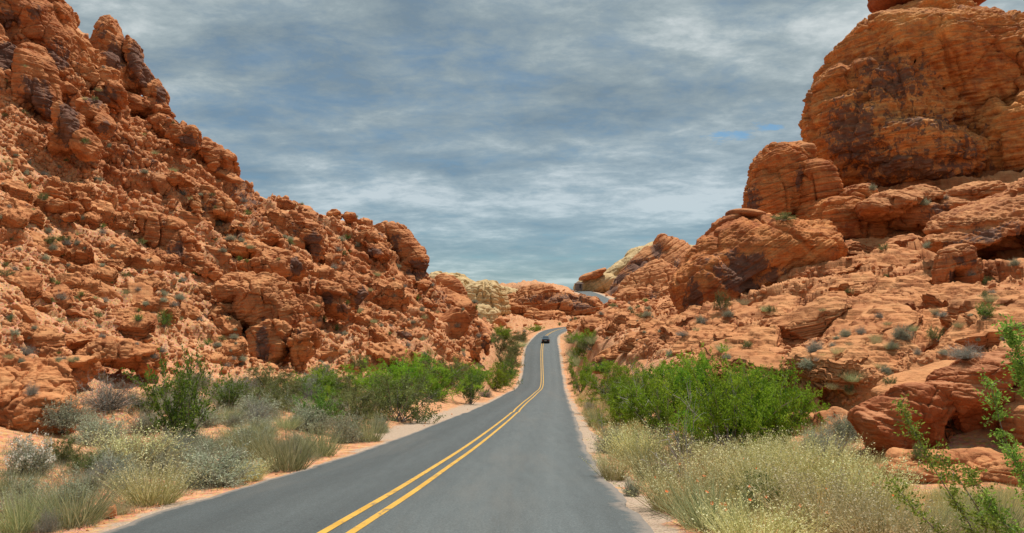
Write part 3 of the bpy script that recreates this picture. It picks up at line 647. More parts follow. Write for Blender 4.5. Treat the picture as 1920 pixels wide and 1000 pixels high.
# ---- right: the great dome
formation('sandstone_dome', 'large sloping orange dome with a grey varnish patch beside the road slope', 'rock dome', [
    (1415, 500, 150, 72, 77, 6, dict(n=2.3, rot=-24)), (1345, 505, 105, 58, 75, 5.5, dict(n=2.3, rot=-50)), (1395, 500, 128, 66, 75, 6, dict(n=2.3, rot=-30)), (1405, 470, 95, 62, 76, 6, dict(n=2.4, rot=-14)), (1330, 540, 62, 62, 73, 5, dict(n=2.5, rot=-28)), (1480, 490, 85, 62, 75, 6, dict(n=2.6, rot=8)), (1310, 575, 36, 30, 73, 4, dict()), (1385, 440, 52, 40, 77, 4, dict(rot=-20))],
    0.085, m_dome, dip=(-0.62, 0.1, 1), th=0.9, amp=0.16, th2=0.24, amp2=0.11, rough=.16, roughs=1.6, big=0.35, bigs=5, crack=0.4, cracks=6, seed=29, ang=.86,
    varn_shade=[(1405, 500, 42, 26, 1.3), (1390, 535, 40, 18, 1.2), (1300, 560, 22, 40, 0.85), (1370, 480, 30, 20, .6), (1460, 520, 60, 25, 0.55), (1350, 510, 40, 40, .5)], holes=[(1432, 520, 38, 7, 0.9, -28)])
formation('boulder', 'smooth red slab draped over the top of the dome', 'rock', [(1398, 404, 36, 10, 76, 2.4, dict(n=2.4, rot=6)), (1370, 412, 22, 10, 76, 2, dict(rot=-25))], 0.06, m_rock, th=0.6, amp=0.06, th2=0.2, amp2=0.03, seed=31)
formation('sandstone_block', 'jointed orange wall between the dome and the butte with a small hollow', 'rock wall', [
    (1570, 435, 52, 62, 82, 4, dict(n=3, rot=4)), (1610, 430, 42, 50, 82, 4, dict(n=2.8)), (1600, 385, 36, 28, 84, 3.5, dict(n=3)), (1545, 480, 34, 34, 80, 3, dict(n=2.6)), (1630, 465, 34, 30, 81, 3, dict())],
    0.085, m_dome, dip=(-0.05, 0, 1), th=0.9, amp=0.28, th2=0.26, amp2=0.12, rough=.2, roughs=1.5, pit=.3, big=0.5, bigs=4, crack=0.7, cracks=3, seed=37, holes=[(1552, 463, 8, 9, 1.2, 0), (1602, 466, 13, 16, 1.4, 0)], varn_shade=[(1570, 455, 30, 16, .8), (1600, 470, 24, 14, .5)])
# slabs under the butte
for (nm, lb, bl, dp, sd_, vr) in [
    ('rock_slab', 'thick tilted slab leaning under the butte with a shaded underside', [(1668, 385, 62, 26, 78, 4, dict(n=2.8, rot=-14)), (1640, 395, 36, 22, 77, 3, dict(n=2.6, rot=-4)), (1715, 372, 42, 20, 79, 3, dict(n=2.6, rot=-12))], (0.25, 0, 1), 41, None),
    ('rock_slab', 'long low varnished ledge at the foot of the butte', [(1765, 395, 80, 30, 79, 4, dict(n=2.8, rot=-8)), (1720, 410, 50, 22, 78, 3.5, dict(n=2.8)), (1810, 372, 60, 26, 80, 4, dict(n=2.6, rot=-14))], (0.1, 0, 1), 43, [(1770, 395, 60, 14, .7)]),
    ('rock_slab', 'thin ledge tucked beneath the dark hollow of the butte', [(1605, 357, 34, 11, 86, 3, dict(n=2.6, rot=-8)), (1580, 362, 24, 10, 85, 2.5, dict())], (0.1, 0, 1), 47, None)]:
    formation(nm, lb, 'rock slab', bl, 0.08, m_rock, dip=dp, th=0.6, amp=0.18, th2=0.2, amp2=0.09, rough=.14, roughs=1.2, big=0.25, bigs=3, crack=0.4, cracks=3, seed=sd_, varn_shade=vr, ang=0.68)
# ---- right: overhanging cliff and slope above it
formation('overhanging_cliff', 'overhanging red cliff with a shaded face at the right edge', 'cliff', [
    (1905, 415, 110, 50, 56, 5, dict(n=3, rot=-18, taper=-.3)), (1830, 450, 80, 26, 55, 4, dict(n=3, rot=-14, taper=-.3)), (1935, 480, 100, 75, 57, 4, dict(n=3, taper=-.3)), (1990, 400, 120, 90, 58, 6, dict(n=3)), (1850, 400, 70, 26, 60, 5, dict(n=2.8, rot=-24)), (2120, 380, 130, 160, 60, 6, dict(n=3)), (1870, 500, 60, 50, 60, 3, dict(n=2.8))],
    0.075, m_rock, dip=(0.28, -0.1, 1), th=0.9, amp=0.2, th2=0.24, amp2=0.10, rough=.2, roughs=1.3, pit=.2, big=0.35, bigs=4, crack=0.5, cracks=5, seed=53, ang=0.72, varn_shade=[(1850, 440, 40, 16, .8), (1900, 520, 60, 20, .8), (1790, 460, 30, 12, .6), (1910, 440, 30, 30, .5)],  # mask patches paint the shade of the overhang and its face
    holes=[(1908, 462, 24, 12, 1.0, 10), (1880, 510, 75, 34, 2.6, -6)])
formation('rock_arch', 'arched layered boulder with dark streaks standing before the overhanging cliff', 'rock', [
    (1793, 485, 30, 26, 50, 1.5, dict(n=2.6, rot=-10)), (1812, 515, 20, 36, 50, 1.3, dict(n=3)), (1768, 505, 11, 34, 50, 1.1, dict(n=2.6, rot=10)), (1800, 540, 26, 12, 50, 1.3, dict())],
    0.045, m_rock, dip=(-0.3, 0, 1), th=0.4, amp=0.12, th2=0.13, amp2=0.05, big=0.15, bigs=1.5, crack=0.2, cracks=1.5, seed=59, varn_shade=[(1800, 490, 22, 14, .9), (1785, 520, 8, 22, .9)])
# ---- right foreground: boulder with the little cave
formation('cave_boulder', 'dark red foreground boulder with a small cave, behind pale grass', 'boulder', [
    (1700, 790, 84, 66, 18.4, 0.8, dict(n=3.2, rot=-4, taper=-.5)), (1660, 815, 46, 56, 18.2, 0.7, dict(n=3.2, taper=-.35)), (1760, 760, 90, 40, 18.8, 0.8, dict(n=2.8, rot=-12, taper=-.4)), (1765, 825, 45, 34, 18.4, .5, dict(n=2.8))],
    0.022, m_dark, dip=(0.2, 0, 1), th=0.45, amp=0.06, th2=0.09, amp2=0.02, big=0.12, bigs=0.9, crack=0.06, cracks=1.0, seed=61, ang=.74, rough=.04, roughs=.5, block=.06, blocks=.7, holes=[(1800, 815, 22, 26, 0.5, -20)])
formation('cave_boulder', 'bulging dark red boulder overhanging the small cave at right', 'boulder', [
    (1830, 745, 68, 66, 18.3, 0.75, dict(n=2.8, rot=-12, taper=-.4)), (1870, 700, 66, 42, 18.4, 0.8, dict(n=3.0, rot=-20, taper=-.4)), (1900, 770, 60, 60, 18.8, 0.8, dict(n=2.7, taper=-.4)), (1860, 815, 42, 26, 18.5, 0.5, dict())],
    0.022, m_dark, dip=(0.15, 0, 1), th=0.5, amp=0.07, th2=0.09, amp2=0.02, big=0.12, bigs=0.9, crack=0.06, cracks=1.1, seed=67, ang=.74, rough=.04, roughs=.5, block=.06, blocks=.7)
formation('rock_slab', 'tan cross-bedded slab lying on top of the cave boulder', 'rock slab', [(1740, 712, 85, 20, 20.2, 1.1, dict(n=2.6, rot=-16)), (1700, 735, 60, 18, 19.6, 0.9, dict(n=2.6, rot=-8))], 0.028, m_rock, dip=(-0.3, 0, 1), th=0.14, amp=0.04, th2=0.05, amp2=0.016, big=0.08, bigs=0.8, seed=71)
formation('boulder', 'orange knobbly boulder right of the cave at the picture edge', 'boulder', [(1925, 800, 40, 48, 17.4, 0.6, dict(n=2.6, rot=-20)), (1960, 780, 60, 60, 17.6, 0.8, dict())], 0.025, m_rock, th=0.25, amp=0.05, th2=0.08, amp2=0.02, big=0.12, bigs=0.6, crack=0.06, cracks=0.8, seed=73)
formation('rock_ledge', 'broken orange ledge in front of the cave boulder', 'rock ledge', [(1800, 872, 130, 26, 16.4, 0.7, dict(n=2.8, rot=2)), (1720, 895, 70, 26, 15.8, 0.6, dict(n=2.6)), (1890, 895, 90, 44, 15.6, 0.7, dict(n=2.6))],
    0.026, m_rock, dip=(0.1, 0, 1), th=0.2, amp=0.07, th2=0.07, amp2=0.02, big=0.16, bigs=0.7, crack=0.08, cracks=0.7, seed=79)
# ---- right: distant peak
formation('distant_peak', 'dark red triangular peak beyond the dome with strata sloping to the road', 'rock peak', [
    (1256, 558, 122, 118, 400, 34, dict(n=1.35)), (1241, 462, 20, 26, 400, 14, dict(n=2.0, taper=.5)), (1200, 560, 50, 40, 395, 20, dict(n=1.6)), (1207, 508, 66, 20, 400, 16, dict(n=2.4, rot=-42)), (1285, 500, 58, 26, 405, 18, dict(n=2.4, rot=36)), (1165, 546, 46, 12, 396, 12, dict(n=2.4, rot=-24)), (1300, 530, 60, 46, 405, 20, dict()), (1240, 560, 90, 30, 400, 20, dict())],
    0.32, m_rock, dip=(-0.62, 0, 1), th=2.6, amp=0.7, th2=1.0, amp2=0.3, big=2.2, bigs=14, crack=2.0, cracks=14, seed=83, varn_shade=[(1205, 500, 34, 16, 1.2), (1170, 525, 34, 12, 1.1), (1145, 542, 26, 8, .9), (1232, 470, 12, 16, 1.1), (1270, 500, 10, 24, .8), (1225, 520, 8, 30, .6)])
formation('rock_outcrop', 'lumpy orange outcrop in front of the distant peak', 'rock outcrop', [
    (1235, 560, 84, 72, 300, 18, dict(n=1.5)), (1230, 545, 40, 42, 300, 12, dict(n=2.0)), (1195, 570, 40, 32, 290, 10, dict()), (1265, 580, 46, 44, 285, 10, dict(n=2.4)), (1228, 504, 22, 14, 310, 6, dict())],
    0.26, m_rock, dip=(-0.2, 0, 1), th=1.4, amp=0.6, th2=0.5, amp2=0.25, big=1.6, bigs=6, crack=1.0, cracks=6, seed=89, varn_shade=[(1225, 560, 14, 30, .6)])
formation('yellow_ridge', 'pale yellow sandstone ridge slanting behind the distant red peak', 'rock ridge', [
    (1158, 512, 92, 17, 450, 16, dict(n=2.6, rot=-36)), (1120, 536, 44, 20, 440, 14, dict(n=2.8, rot=-12)), (1160, 545, 60, 25, 450, 12, dict()), (1215, 505, 50, 45, 455, 16, dict()), (1292, 485, 34, 24, 470, 14, dict(n=3)), (1310, 520, 60, 40, 470, 14, dict())],
    0.38, m_yellow, dip=(-0.6, 0, 1), th=1.6, amp=0.4, th2=0.6, amp2=0.2, big=1.2, bigs=8, crack=0.8, cracks=9, seed=97)
formation('boulder', 'orange cap of rock on the low end of the yellow ridge', 'rock', [(1120, 511, 18, 5, 430, 6, dict(n=2.6, rot=-20)), (1098, 519, 14, 5, 428, 5, dict(rot=-24)), (1112, 518, 20, 6, 430, 6, dict(rot=-16))], 0.3, m_rock, th=1, amp=0.2, th2=0.4, amp2=0.1, big=0.5, bigs=3, seed=98)
formation('boulder', 'small brown knob on the skyline beside the yellow ridge', 'rock', [(1303, 472, 7, 12, 455, 3, dict())], 0.25, m_rock, th=1, amp=0.2, th2=0.4, amp2=0.1, big=0.5, bigs=3, seed=99)
formation('rock_mound', 'dark red mound beside the far bend of the road', 'rock outcrop', [(1160, 578, 26, 12, 245, 4, dict(n=2.5)), (1148, 580, 9, 18, 244, 3, dict())], 0.18, m_dark, th=1, amp=0.4, th2=0.4, amp2=0.15, big=0.9, bigs=3, seed=100)
formation('rock_overhang', 'dark undercut ledge beside the green bushes right of the road', 'rock ledge', [
    (1150, 672, 44, 20, 76, 3, dict(n=2.4, rot=-24)), (1215, 670, 62, 20, 73, 4, dict(n=2.6, rot=-10)), (1128, 690, 22, 12, 75, 2, dict(rot=-12))],
    0.07, m_rock, dip=(0.1, 0.3, 1), th=0.7, amp=0.3, th2=0.2, amp2=0.08, big=0.4, bigs=3, crack=0.4, cracks=2.6, seed=103, varn_shade=[(1140, 685, 30, 14, 1.0)])
formation('rock_outcrop', 'dark jagged rocks hiding the road where it bends away', 'rock outcrop', [(1088, 614, 26, 16, 212, 4, dict(n=2.4)), (1078, 622, 14, 10, 208, 3, dict(n=2.6)), (1110, 606, 26, 16, 216, 5, dict(n=2.4)), (1096, 628, 20, 12, 204, 3, dict())], 0.16, m_rock, th=1, amp=0.3, th2=0.4, amp2=0.15, big=0.8, bigs=4, crack=.6, cracks=4, seed=105, ang=.66)
# ---- far centre
formation('yellow_ridge', 'pale yellow ridge behind the left rubble slope', 'rock ridge', [
    (850, 558, 60, 44, 300, 14, dict(n=2.5, rot=8)), (905, 570, 50, 44, 270, 12, dict(n=2.6)), (900, 600, 40, 30, 262, 10, dict()), (825, 545, 30, 32, 290, 9, dict()), (880, 590, 50, 34, 285, 12, dict()), (940, 560, 40, 24, 320, 10, dict())],
    0.28, m_yellow, dip=(0.1, 0, 1), th=1.6, amp=0.7, th2=0.6, amp2=0.3, big=1.8, bigs=7, crack=1.4, cracks=6, seed=107)
formation('red_ridge', 'low crumbly red ridge where the road disappears', 'rock ridge', [
    (1000, 572, 62, 38, 292, 12, dict(n=2.3)), (1060, 585, 62, 40, 290, 12, dict(n=2.4)), (975, 590, 34, 34, 285, 9, dict()), (1020, 605, 50, 22, 275, 8, dict()), (1110, 590, 42, 28, 285, 9, dict(n=2.2, rot=14))],
    0.24, m_rock, dip=(-0.1, 0, 1), th=1.6, amp=0.6, th2=0.6, amp2=0.3, big=1.6, bigs=9, crack=1.4, cracks=5, seed=109, block=.9, blocks=5, ang=.7, varn_shade=[(1060, 560, 60, 10, .7), (1000, 560, 40, 8, .6), (1090, 575, 30, 8, .8)])
# ---- left skyline
LS = [
 ('rock_mound', 'smooth bare red mound rising at the left edge behind the cream-flowered bush', 'rock outcrop', [(10, 750, 100, 92, 25.5, 2.4, dict(n=2.2, rot=16)), (78, 785, 46, 50, 24.8, 1.6, dict(n=2.2, rot=20)), (-60, 730, 100, 110, 26, 3, dict(n=2.4))], None, 222),
 ('sandstone_spire', 'tallest brown spire of the pair on the left ridge', 'rock spire', [(208, 82, 26, 50, 97, 2.8, dict(n=2.7, rot=-6)), (190, 110, 30, 52, 97, 3, dict(n=2.5, rot=14)), (205, 140, 34, 40, 96, 3, dict())], [(215, 110, 20, 30, 1.0), (195, 60, 20, 20, .4)], 111),
 ('sandstone_spire', 'narrow leaning spire beside the tallest one on the left ridge', 'rock spire', [(250, 100, 15, 42, 98, 2.2, dict(n=2.7, rot=-12)), (268, 145, 18, 38, 98, 2.2, dict(n=2.6, rot=-10)), (245, 150, 22, 30, 98, 2.4, dict())], [(255, 115, 16, 40, .9), (272, 150, 14, 30, .9)], 113),
 ('sandstone_spire', 'small dark shoulder rock below the twin spires', 'rock spire', [(301, 174, 14, 24, 99, 2, dict(n=2.5, rot=-10)), (288, 170, 14, 28, 99, 2, dict()), (285, 205, 30, 26, 99, 3, dict(n=3)), (255, 200, 34, 24, 98, 3, dict(n=3)), (305, 240, 34, 22, 97, 3, dict(n=3))], [(302, 180, 12, 20, .9)], 117),
 ('cliff', 'brown cliff with a dark varnished corner at top left', 'cliff', [(60, 40, 68, 60, 86, 5, dict(n=2.8, rot=18)), (100, 80, 40, 70, 87, 4, dict(n=2.6, rot=-24)), (20, 40, 40, 60, 84, 4, dict(n=2.8)), (-60, 30, 70, 90, 82, 5, dict(n=2.8)), (100, 10, 26, 34, 89, 4, dict(rot=-20)), (95, 130, 40, 30, 85, 3, dict(rot=-20))], [(15, 50, 22, 34, 1.3), (110, 110, 30, 34, .8), (60, 20, 20, 20, .5)], 119),
 ('rock_pillar', 'broad rounded pillar under the top left cliff', 'rock pillar', [(68, 155, 33, 74, 76, 2.8, dict(n=3, rot=-2)), (60, 110, 26, 26, 77, 2.5, dict(n=2.5)), (92, 190, 14, 44, 76, 2, dict(n=2.6, rot=-6))], [(65, 185, 30, 44, .7), (90, 200, 12, 34, .7)], 121),
 ('rock_pillar', 'dark varnished pillar cut by the left edge of the picture', 'rock pillar', [(16, 130, 22, 46, 77, 2.5, dict(n=3)), (-20, 140, 26, 60, 77, 3, dict(n=2.8))], [(15, 130, 24, 50, 1.2)], 123),
 ('rock_fin', 'grey varnished fin of rock below the twin spires', 'rock fin', [(130, 240, 20, 46, 72, 2.2, dict(n=2.8, rot=-4)), (112, 268, 16, 28, 72, 2, dict(n=2.6, rot=14)), (150, 262, 12, 30, 73, 2, dict(rot=-14))], [(128, 235, 20, 44, 1.2)], 127),
 ('rock_fin', 'brown folded fin right of the grey varnished one', 'rock fin', [(175, 215, 24, 34, 76, 2.4, dict(n=2.6, rot=-14)), (165, 275, 22, 34, 73, 2.2, dict(n=2.6, rot=-24)), (195, 235, 16, 24, 76, 2, dict())], [(180, 175, 22, 24, .9), (195, 240, 16, 22, .6)], 129),
 ('rock_outcrop', 'stepped brown outcrop beneath the tallest spire', 'rock outcrop', [(180, 150, 42, 32, 90, 3, dict(n=2.6, rot=-20)), (150, 110, 30, 40, 91, 3, dict(n=2.6, rot=-24)), (210, 180, 24, 26, 88, 2.5, dict())], [(190, 180, 28, 22, .9)], 131),
 ('rock_outcrop', 'dark blocky outcrop just under the left skyline', 'rock outcrop', [(352, 262, 26, 24, 94, 2.4, dict(n=3, rot=-24)), (335, 250, 16, 20, 94, 2, dict(n=2.8))], [(352, 268, 24, 18, 1.0)], 133),
 ('boulder', 'reddish boulder on the skyline below the small shoulder rock', 'boulder', [(310, 216, 17, 18, 97, 2, dict(n=2.5)), (318, 238, 20, 14, 97, 2.4, dict())], [(312, 220, 14, 12, .5)], 137),
 ('rock_outcrop', 'rounded bluff ending the steep part of the left skyline', 'rock outcrop', [(410, 305, 42, 24, 105, 4, dict(n=2.5, rot=28)), (432, 322, 18, 22, 106, 3, dict(n=2.5)), (385, 275, 26, 14, 103, 3, dict(n=2.4, rot=36)), (400, 325, 30, 16, 104, 3, dict(rot=10))], [(412, 322, 12, 8, 1.2), (440, 330, 10, 14, .6)], 139),
 ('boulder', 'squat dark red boulder resting on the left slope', 'boulder', [(339, 340, 25, 14, 86, 1.6, dict(n=2.8, rot=4))], None, 141),
 ('boulder', 'huge tilted overhanging boulder at the right end of the left ridge', 'boulder', [(756, 463, 62, 30, 139, 4, dict(n=2.3, rot=46)), (738, 442, 34, 24, 139, 4, dict(n=2.3, rot=30)), (781, 490, 25, 24, 138, 3.6, dict(n=2.3, rot=30)), (722, 428, 24, 11, 140, 3, dict(n=2.4))], [(775, 500, 40, 12, 1.1), (740, 460, 10, 30, .6)], 143),
 ('rock_outcrop', 'dark pedestal rock under the overhanging ridge boulder', 'rock outcrop', [(778, 515, 28, 14, 138, 3, dict(n=2.6, rot=8)), (755, 505, 26, 20, 137, 3, dict()), (785, 540, 34, 22, 137, 4, dict(n=3)), (745, 530, 34, 26, 136, 4, dict(n=3))], [(780, 515, 26, 10, .9)], 147),
 ('boulder', 'rounded red boulder in front of the yellow ridge, left of the road', 'boulder', [(850, 541, 28, 17, 170, 3, dict(n=2.5, rot=38)), (835, 530, 18, 12, 171, 2.5, dict(rot=20))], None, 149),
 ('boulder', 'smaller red boulder beside the one before the yellow ridge', 'boulder', [(820, 545, 15, 13, 165, 2, dict(n=2.5))], None, 151),
 ('rock_outcrop', 'small pointed rock on the middle of the left skyline', 'rock outcrop', [(655, 408, 15, 11, 127, 2, dict(n=2.4)), (625, 404, 18, 12, 126, 2, dict(n=3))], [(628, 410, 12, 8, .5)], 153),
 ('cliff', 'grey streaked cliff face near the middle of the left ridge', 'cliff', [(573, 440, 30, 36, 105, 3, dict(n=2.8, rot=-14)), (595, 460, 14, 28, 105, 2.4, dict(n=2.8, rot=-8)), (550, 425, 22, 24, 106, 2.6, dict(n=2.6))], [(585, 460, 18, 30, 1.0), (560, 430, 16, 20, .5)], 157),
 ('rock_outcrop', 'hooked red outcrop above the layered dome on the left slope', 'rock outcrop', [(455, 455, 34, 14, 88, 2.4, dict(n=2.6, rot=14)), (448, 432, 18, 20, 89, 2.2, dict(n=2.6)), (505, 452, 34, 12, 92, 2.4, dict(n=2.5, rot=-10)), (475, 470, 50, 16, 86, 2.5, dict(rot=6))], [(450, 438, 14, 14, .6)], 159),
 ('rock_outcrop', 'fractured block cluster halfway up the left slope', 'rock outcrop', [(392, 380, 26, 30, 88, 2.5, dict(n=3, rot=10)), (380, 405, 20, 16, 86, 2, dict(n=2.8)), (420, 395, 20, 20, 88, 2, dict(n=2.6))], [(392, 380, 16, 20, .6)], 161),
 ('cliff', 'columnar broken cliff in the middle of the left slope', 'cliff', [(300, 440, 42, 36, 74, 2.4, dict(n=3.2, rot=4)), (338, 470, 24, 36, 74, 2.2, dict(n=3.4)), (285, 480, 30, 24, 72, 2, dict(n=3)), (355, 500, 22, 28, 73, 2, dict(n=3.2, rot=8)), (262, 460, 16, 20, 73, 1.6, dict(n=3)), (390, 510, 24, 24, 73, 2, dict(n=2.8, rot=10))], [(318, 480, 8, 26, 1.0), (340, 470, 14, 30, .6), (300, 420, 14, 10, .5)], 163),
 ('sandstone_dome', 'ribbed dome with a vertical broken foot low on the left slope', 'rock dome', [(500, 570, 52, 66, 66, 3, dict(n=2.4, rot=-20)), (455, 545, 50, 36, 67, 3, dict(n=2.3, rot=10)), (510, 640, 40, 52, 64, 2.4, dict(n=3, rot=-4)), (565, 650, 26, 40, 64, 2.2, dict(n=3.2)), (420, 600, 30, 34, 65, 2.2, dict(n=2.6, rot=-6)), (540, 600, 28, 40, 66, 2.4, dict())], [(492, 650, 14, 40, 1.0), (540, 640, 14, 30, .5), (560, 650, 24, 30, .45), (425, 600, 14, 20, .4)], 167),
 ('rock_outcrop', 'rounded brow of rock above the ribbed dome on the left', 'rock outcrop', [(520, 495, 44, 26, 80, 3, dict(n=2.3, rot=8)), (480, 500, 34, 20, 79, 2.5, dict(n=2.4, rot=-14)), (555, 500, 26, 22, 82, 2.4, dict())], [(553, 500, 10, 16, 1.2), (540, 530, 10, 20, .8)], 169),
 ('rock_overhang', 'wedge of rock overhanging a dark hollow right of the ribbed dome', 'rock ledge', [(620, 545, 36, 20, 84, 2.4, dict(n=2.6, rot=8)), (655, 545, 30, 40, 86, 2.4, dict(n=2.7, rot=-24)), (635, 575, 24, 28, 84, 2, dict(n=2.8, rot=-10)), (605, 555, 22, 26, 85, 2, dict())], [(680, 565, 14, 34, 1.2), (610, 560, 14, 16, 1.1), (640, 580, 16, 14, .8)], 171),
 ('rock_outcrop', 'brown slab with a grey streak on the upper ridge slope', 'rock outcrop', [(700, 468, 26, 12, 122, 2.2, dict(n=2.7, rot=36)), (690, 450, 16, 18, 123, 2, dict())], [(698, 472, 22, 9, 1.2)], 173),
 ('rock_outcrop', 'dark split block low on the slope above the green shrubs', 'rock outcrop', [(750, 620, 26, 14, 100, 2, dict(n=2.8, rot=30)), (728, 610, 14, 16, 100, 1.8, dict(n=2.8))], [(755, 628, 20, 9, .9)], 177),
 ('rock_outcrop', 'upright tan block standing at the foot of the slope near the road', 'rock outcrop', [(893, 655, 14, 26, 124, 2, dict(n=3.2)), (910, 645, 8, 20, 125, 1.6, dict(n=3))], [(908, 650, 5, 22, .9), (878, 650, 5, 20, .7)], 179),
 ('rock_alcove', 'shadowed red alcove ledge behind the grey brush at lower left', 'rock ledge', [(125, 680, 44, 12, 37, 1.6, dict(n=3, rot=2)), (95, 700, 22, 24, 38, 1.4, dict(n=2.8)), (150, 705, 16, 22, 38, 1.4, dict(n=3))], None, 181),
 ('rock_outcrop', 'smooth tan hump above the alcove on the lower left slope', 'rock outcrop', [(215, 665, 70, 26, 44, 2, dict(n=2.4, rot=4)), (275, 678, 30, 26, 45, 1.6, dict(n=2.6)), (170, 640, 44, 18, 46, 2, dict(n=2.4, rot=-4))], None, 183),
 ('boulder', 'big flat-topped tan boulder among the rubble at left', 'boulder', [(104, 368, 32, 20, 66, 1.7, dict(n=3.2, rot=-8)), (122, 388, 26, 12, 65, 1.5, dict(n=3.2, rot=-4))], None, 187),
 ('boulder', 'pale angular block right of the flat-topped boulder', 'boulder', [(152, 380, 18, 17, 67, 1.3, dict(n=3.2, rot=14))], None, 191),
 ('boulder', 'small red block under the flat-topped boulder', 'boulder', [(127, 408, 15, 8, 64, 0.9, dict(n=3.2, rot=-4))], None, 193),
]
for nm, lb, ct, bl, vr, sd_ in LS:
    Z = bl[0][4]; vx = max(0.04, Z * 1.05 / F); k_ = 0.25 if sd_ in (111, 113, 117, 121, 123, 127, 129, 143, 149) else 1.0
    if k_ < 1 and vr: vr = [(a_, b_, c__, d_, e_ * 1.3) for a_, b_, c__, d_, e_ in vr]
    formation(nm, lb, ct, bl, vx, m_rock_l if sd_ in (111, 113, 119, 121, 127, 129, 157) else m_rock, dip=[(0.5, 0, 1), (0.15, 0, 1), (-0.3, 0, 1)][sd_ % 3], th=Z * 0.0125, amp=Z * 0.0014, th2=Z * 0.0034, amp2=Z * 0.0006, big=Z * 0.003, bigs=Z * 0.045, ang=None if sd_ in (143, 149) else 0.66,
              crack=Z * 0.006 * (0.4 + 0.6 * k_), cracks=Z * 0.035, block=Z * 0.0035 * k_, blocks=Z * 0.028, rough=Z * .0022 * (0.5 + 0.5 * k_), roughs=Z * .016, seed=sd_, varn_shade=vr)
log('formations')

# ------------------------------------------------------------------ casting photo pixels onto what has been built
bpy.context.view_layer.update(); DG = bpy.context.evaluated_depsgraph_get()
def cast(px, py):
    d = Vector(ray(px, py)).normalized()
    ok, loc, nrm, i, o, m = sc.ray_cast(DG, Vector(CAM), d, distance=1500)
    if not ok: return None
    return np.array(loc), np.array(nrm), o.name

# ------------------------------------------------------------------ loose boulders
def boulder_mesh(name, seed, sub=4, mat=None, flat=1.0):
    r = np.random.default_rng(seed); v, f = ICO[sub]
    n = r.normal(size=(15, 3)); n /= np.linalg.norm(n, axis=1, keepdims=True); h = r.uniform(0.62, 1.0, 15)
    dd = v @ n.T; rad = np.where(dd > 0.05, h[None] / np.maximum(dd, 0.05), 9).min(1)
    rad = np.minimum(rad, 1.25)
    v = v * rad[:, None] * np.array([1.0, r.uniform(.7, 1.0), r.uniform(.55, .85) * flat])
    v = v * (1 + 0.05 * fbm(v + seed, 0.5, 3, seed)[:, None])
    v[:, 0] += 0.05 * bedding(v * 1.0, v, (0.1, 0, 1), 0.28, seed) * np.sign(v[:, 0])
    return np_mesh(name, v, f, mat or m_boulder)
BM = [boulder_mesh('boulder', 500 + i, 4, None, 1.0 if i < 6 else 0.6) for i in range(9)]
def outcrop_mesh(seed):
    r = np.random.default_rng(seed); v, f = ICO[5]; n = r.normal(size=(13, 3)); n /= np.linalg.norm(n, axis=1, keepdims=True); h = r.uniform(0.55, 1.0, 13)
    dd = v @ n.T; rad = np.minimum(np.where(dd > 0.05, h[None] / np.maximum(dd, 0.05), 9).min(1), 1.3); v = v * rad[:, None] * np.array([1.1, .8, .8])
    fa, ea, ia = facets(np.stack([v[:, 0] + .4 * v[:, 1], v[:, 2] + .3 * v[:, 1]], 1) + seed, 0.5, seed, .8)
    d = 0.07 * fa + 0.05 * groove(ea, 0.06) + 0.06 * bedding(v, v, (r.uniform(-.6, .6), .2, 1), .22, seed) + .08 * fbm(v + seed, .6, 4, seed)
    return np_mesh('rock_outcrop', v * (1 + d[:, None]), f, m_rock)
OCM = [outcrop_mesh(820 + i) for i in range(8)]
R = random.Random(11)
rocks_xy = []
GRPS = {'l': ('angular red boulder lying in the rubble of the left hillside', 'boulders strewn over the left hillside'),
        'r': ('orange sandstone block lying on the bedded right slope', 'blocks strewn over the right slope'),
        'c': ('distant red boulder on the slopes near the far bend', 'boulders near the far bend')}
def region(px): return 'l' if px < 935 else ('c' if px < 1170 else 'r')
cnt = 0; tries = 0
SZ = []
while cnt < 235 and tries < 4000:
    tries += 1
    px = R.uniform(0, 1920)
    if px < 900: py = R.uniform(40, 700)
    elif px < 1160: py = R.uniform(545, 660)
    else: py = R.uniform(380, 760)
    h = cast(px, py)
    if h is None or not h[2].startswith('terrain'): continue
    loc, nr, _ = h
    if nr[2] < 0.35: continue
    rd_, _z = road_dist(np.array([loc[0]]), np.array([loc[1]]))
    if rd_[0] < 6: continue
    if loc[1] < 24: continue
    if region(px) == 'r' and R.random() < 0.35: continue
    Z = loc[1]; spx = min(20, R.paretovariate(2.4) * 3.8) * (0.8 if region(px) == 'c' else 1)
    rad = spx * Z / F
    o = bpy.data.objects.new('boulder', R.choice(BM)); link(o)
    o.location = loc + np.array([0, 0, 0.15 * rad]); o.scale = (rad, rad, rad); o.rotation_euler = (R.uniform(-.4, .4), R.uniform(-.4, .4), R.uniform(0, 6.28))
    lb, g = GRPS[region(px)]; tag(o, lb, 'boulder', g); cnt += 1
k_ = 0; t_ = 0
while k_ < 24 and t_ < 900:
    t_ += 1; px = R.uniform(0, 900); py = R.uniform(120, 690); h = cast(px, py)
    if h is None or not h[2].startswith('terrain') or h[0][1] < 26: continue
    loc = h[0]
    if road_dist(loc[:1], loc[1:2])[0][0] < 9: continue
    rad = R.uniform(14, 40) * loc[1] / F; o = bpy.data.objects.new('rock_outcrop', R.choice(OCM)); link(o); o.location = loc + np.array([0, 0.5 * rad, -0.30 * rad]); o.scale = (rad, rad, rad * R.uniform(.7, 1.1))
    o.rotation_euler = (R.uniform(-.3, .3), R.uniform(0.0, .6), R.uniform(-.7, .7)); tag(o, 'jagged half-buried outcrop jutting from the left hillside rubble', 'rock outcrop', 'half-buried outcrops on the left hillside', 'thing'); k_ += 1
bpy.context.view_layer.update(); DG = bpy.context.evaluated_depsgraph_get()
log('boulders %d' % cnt)
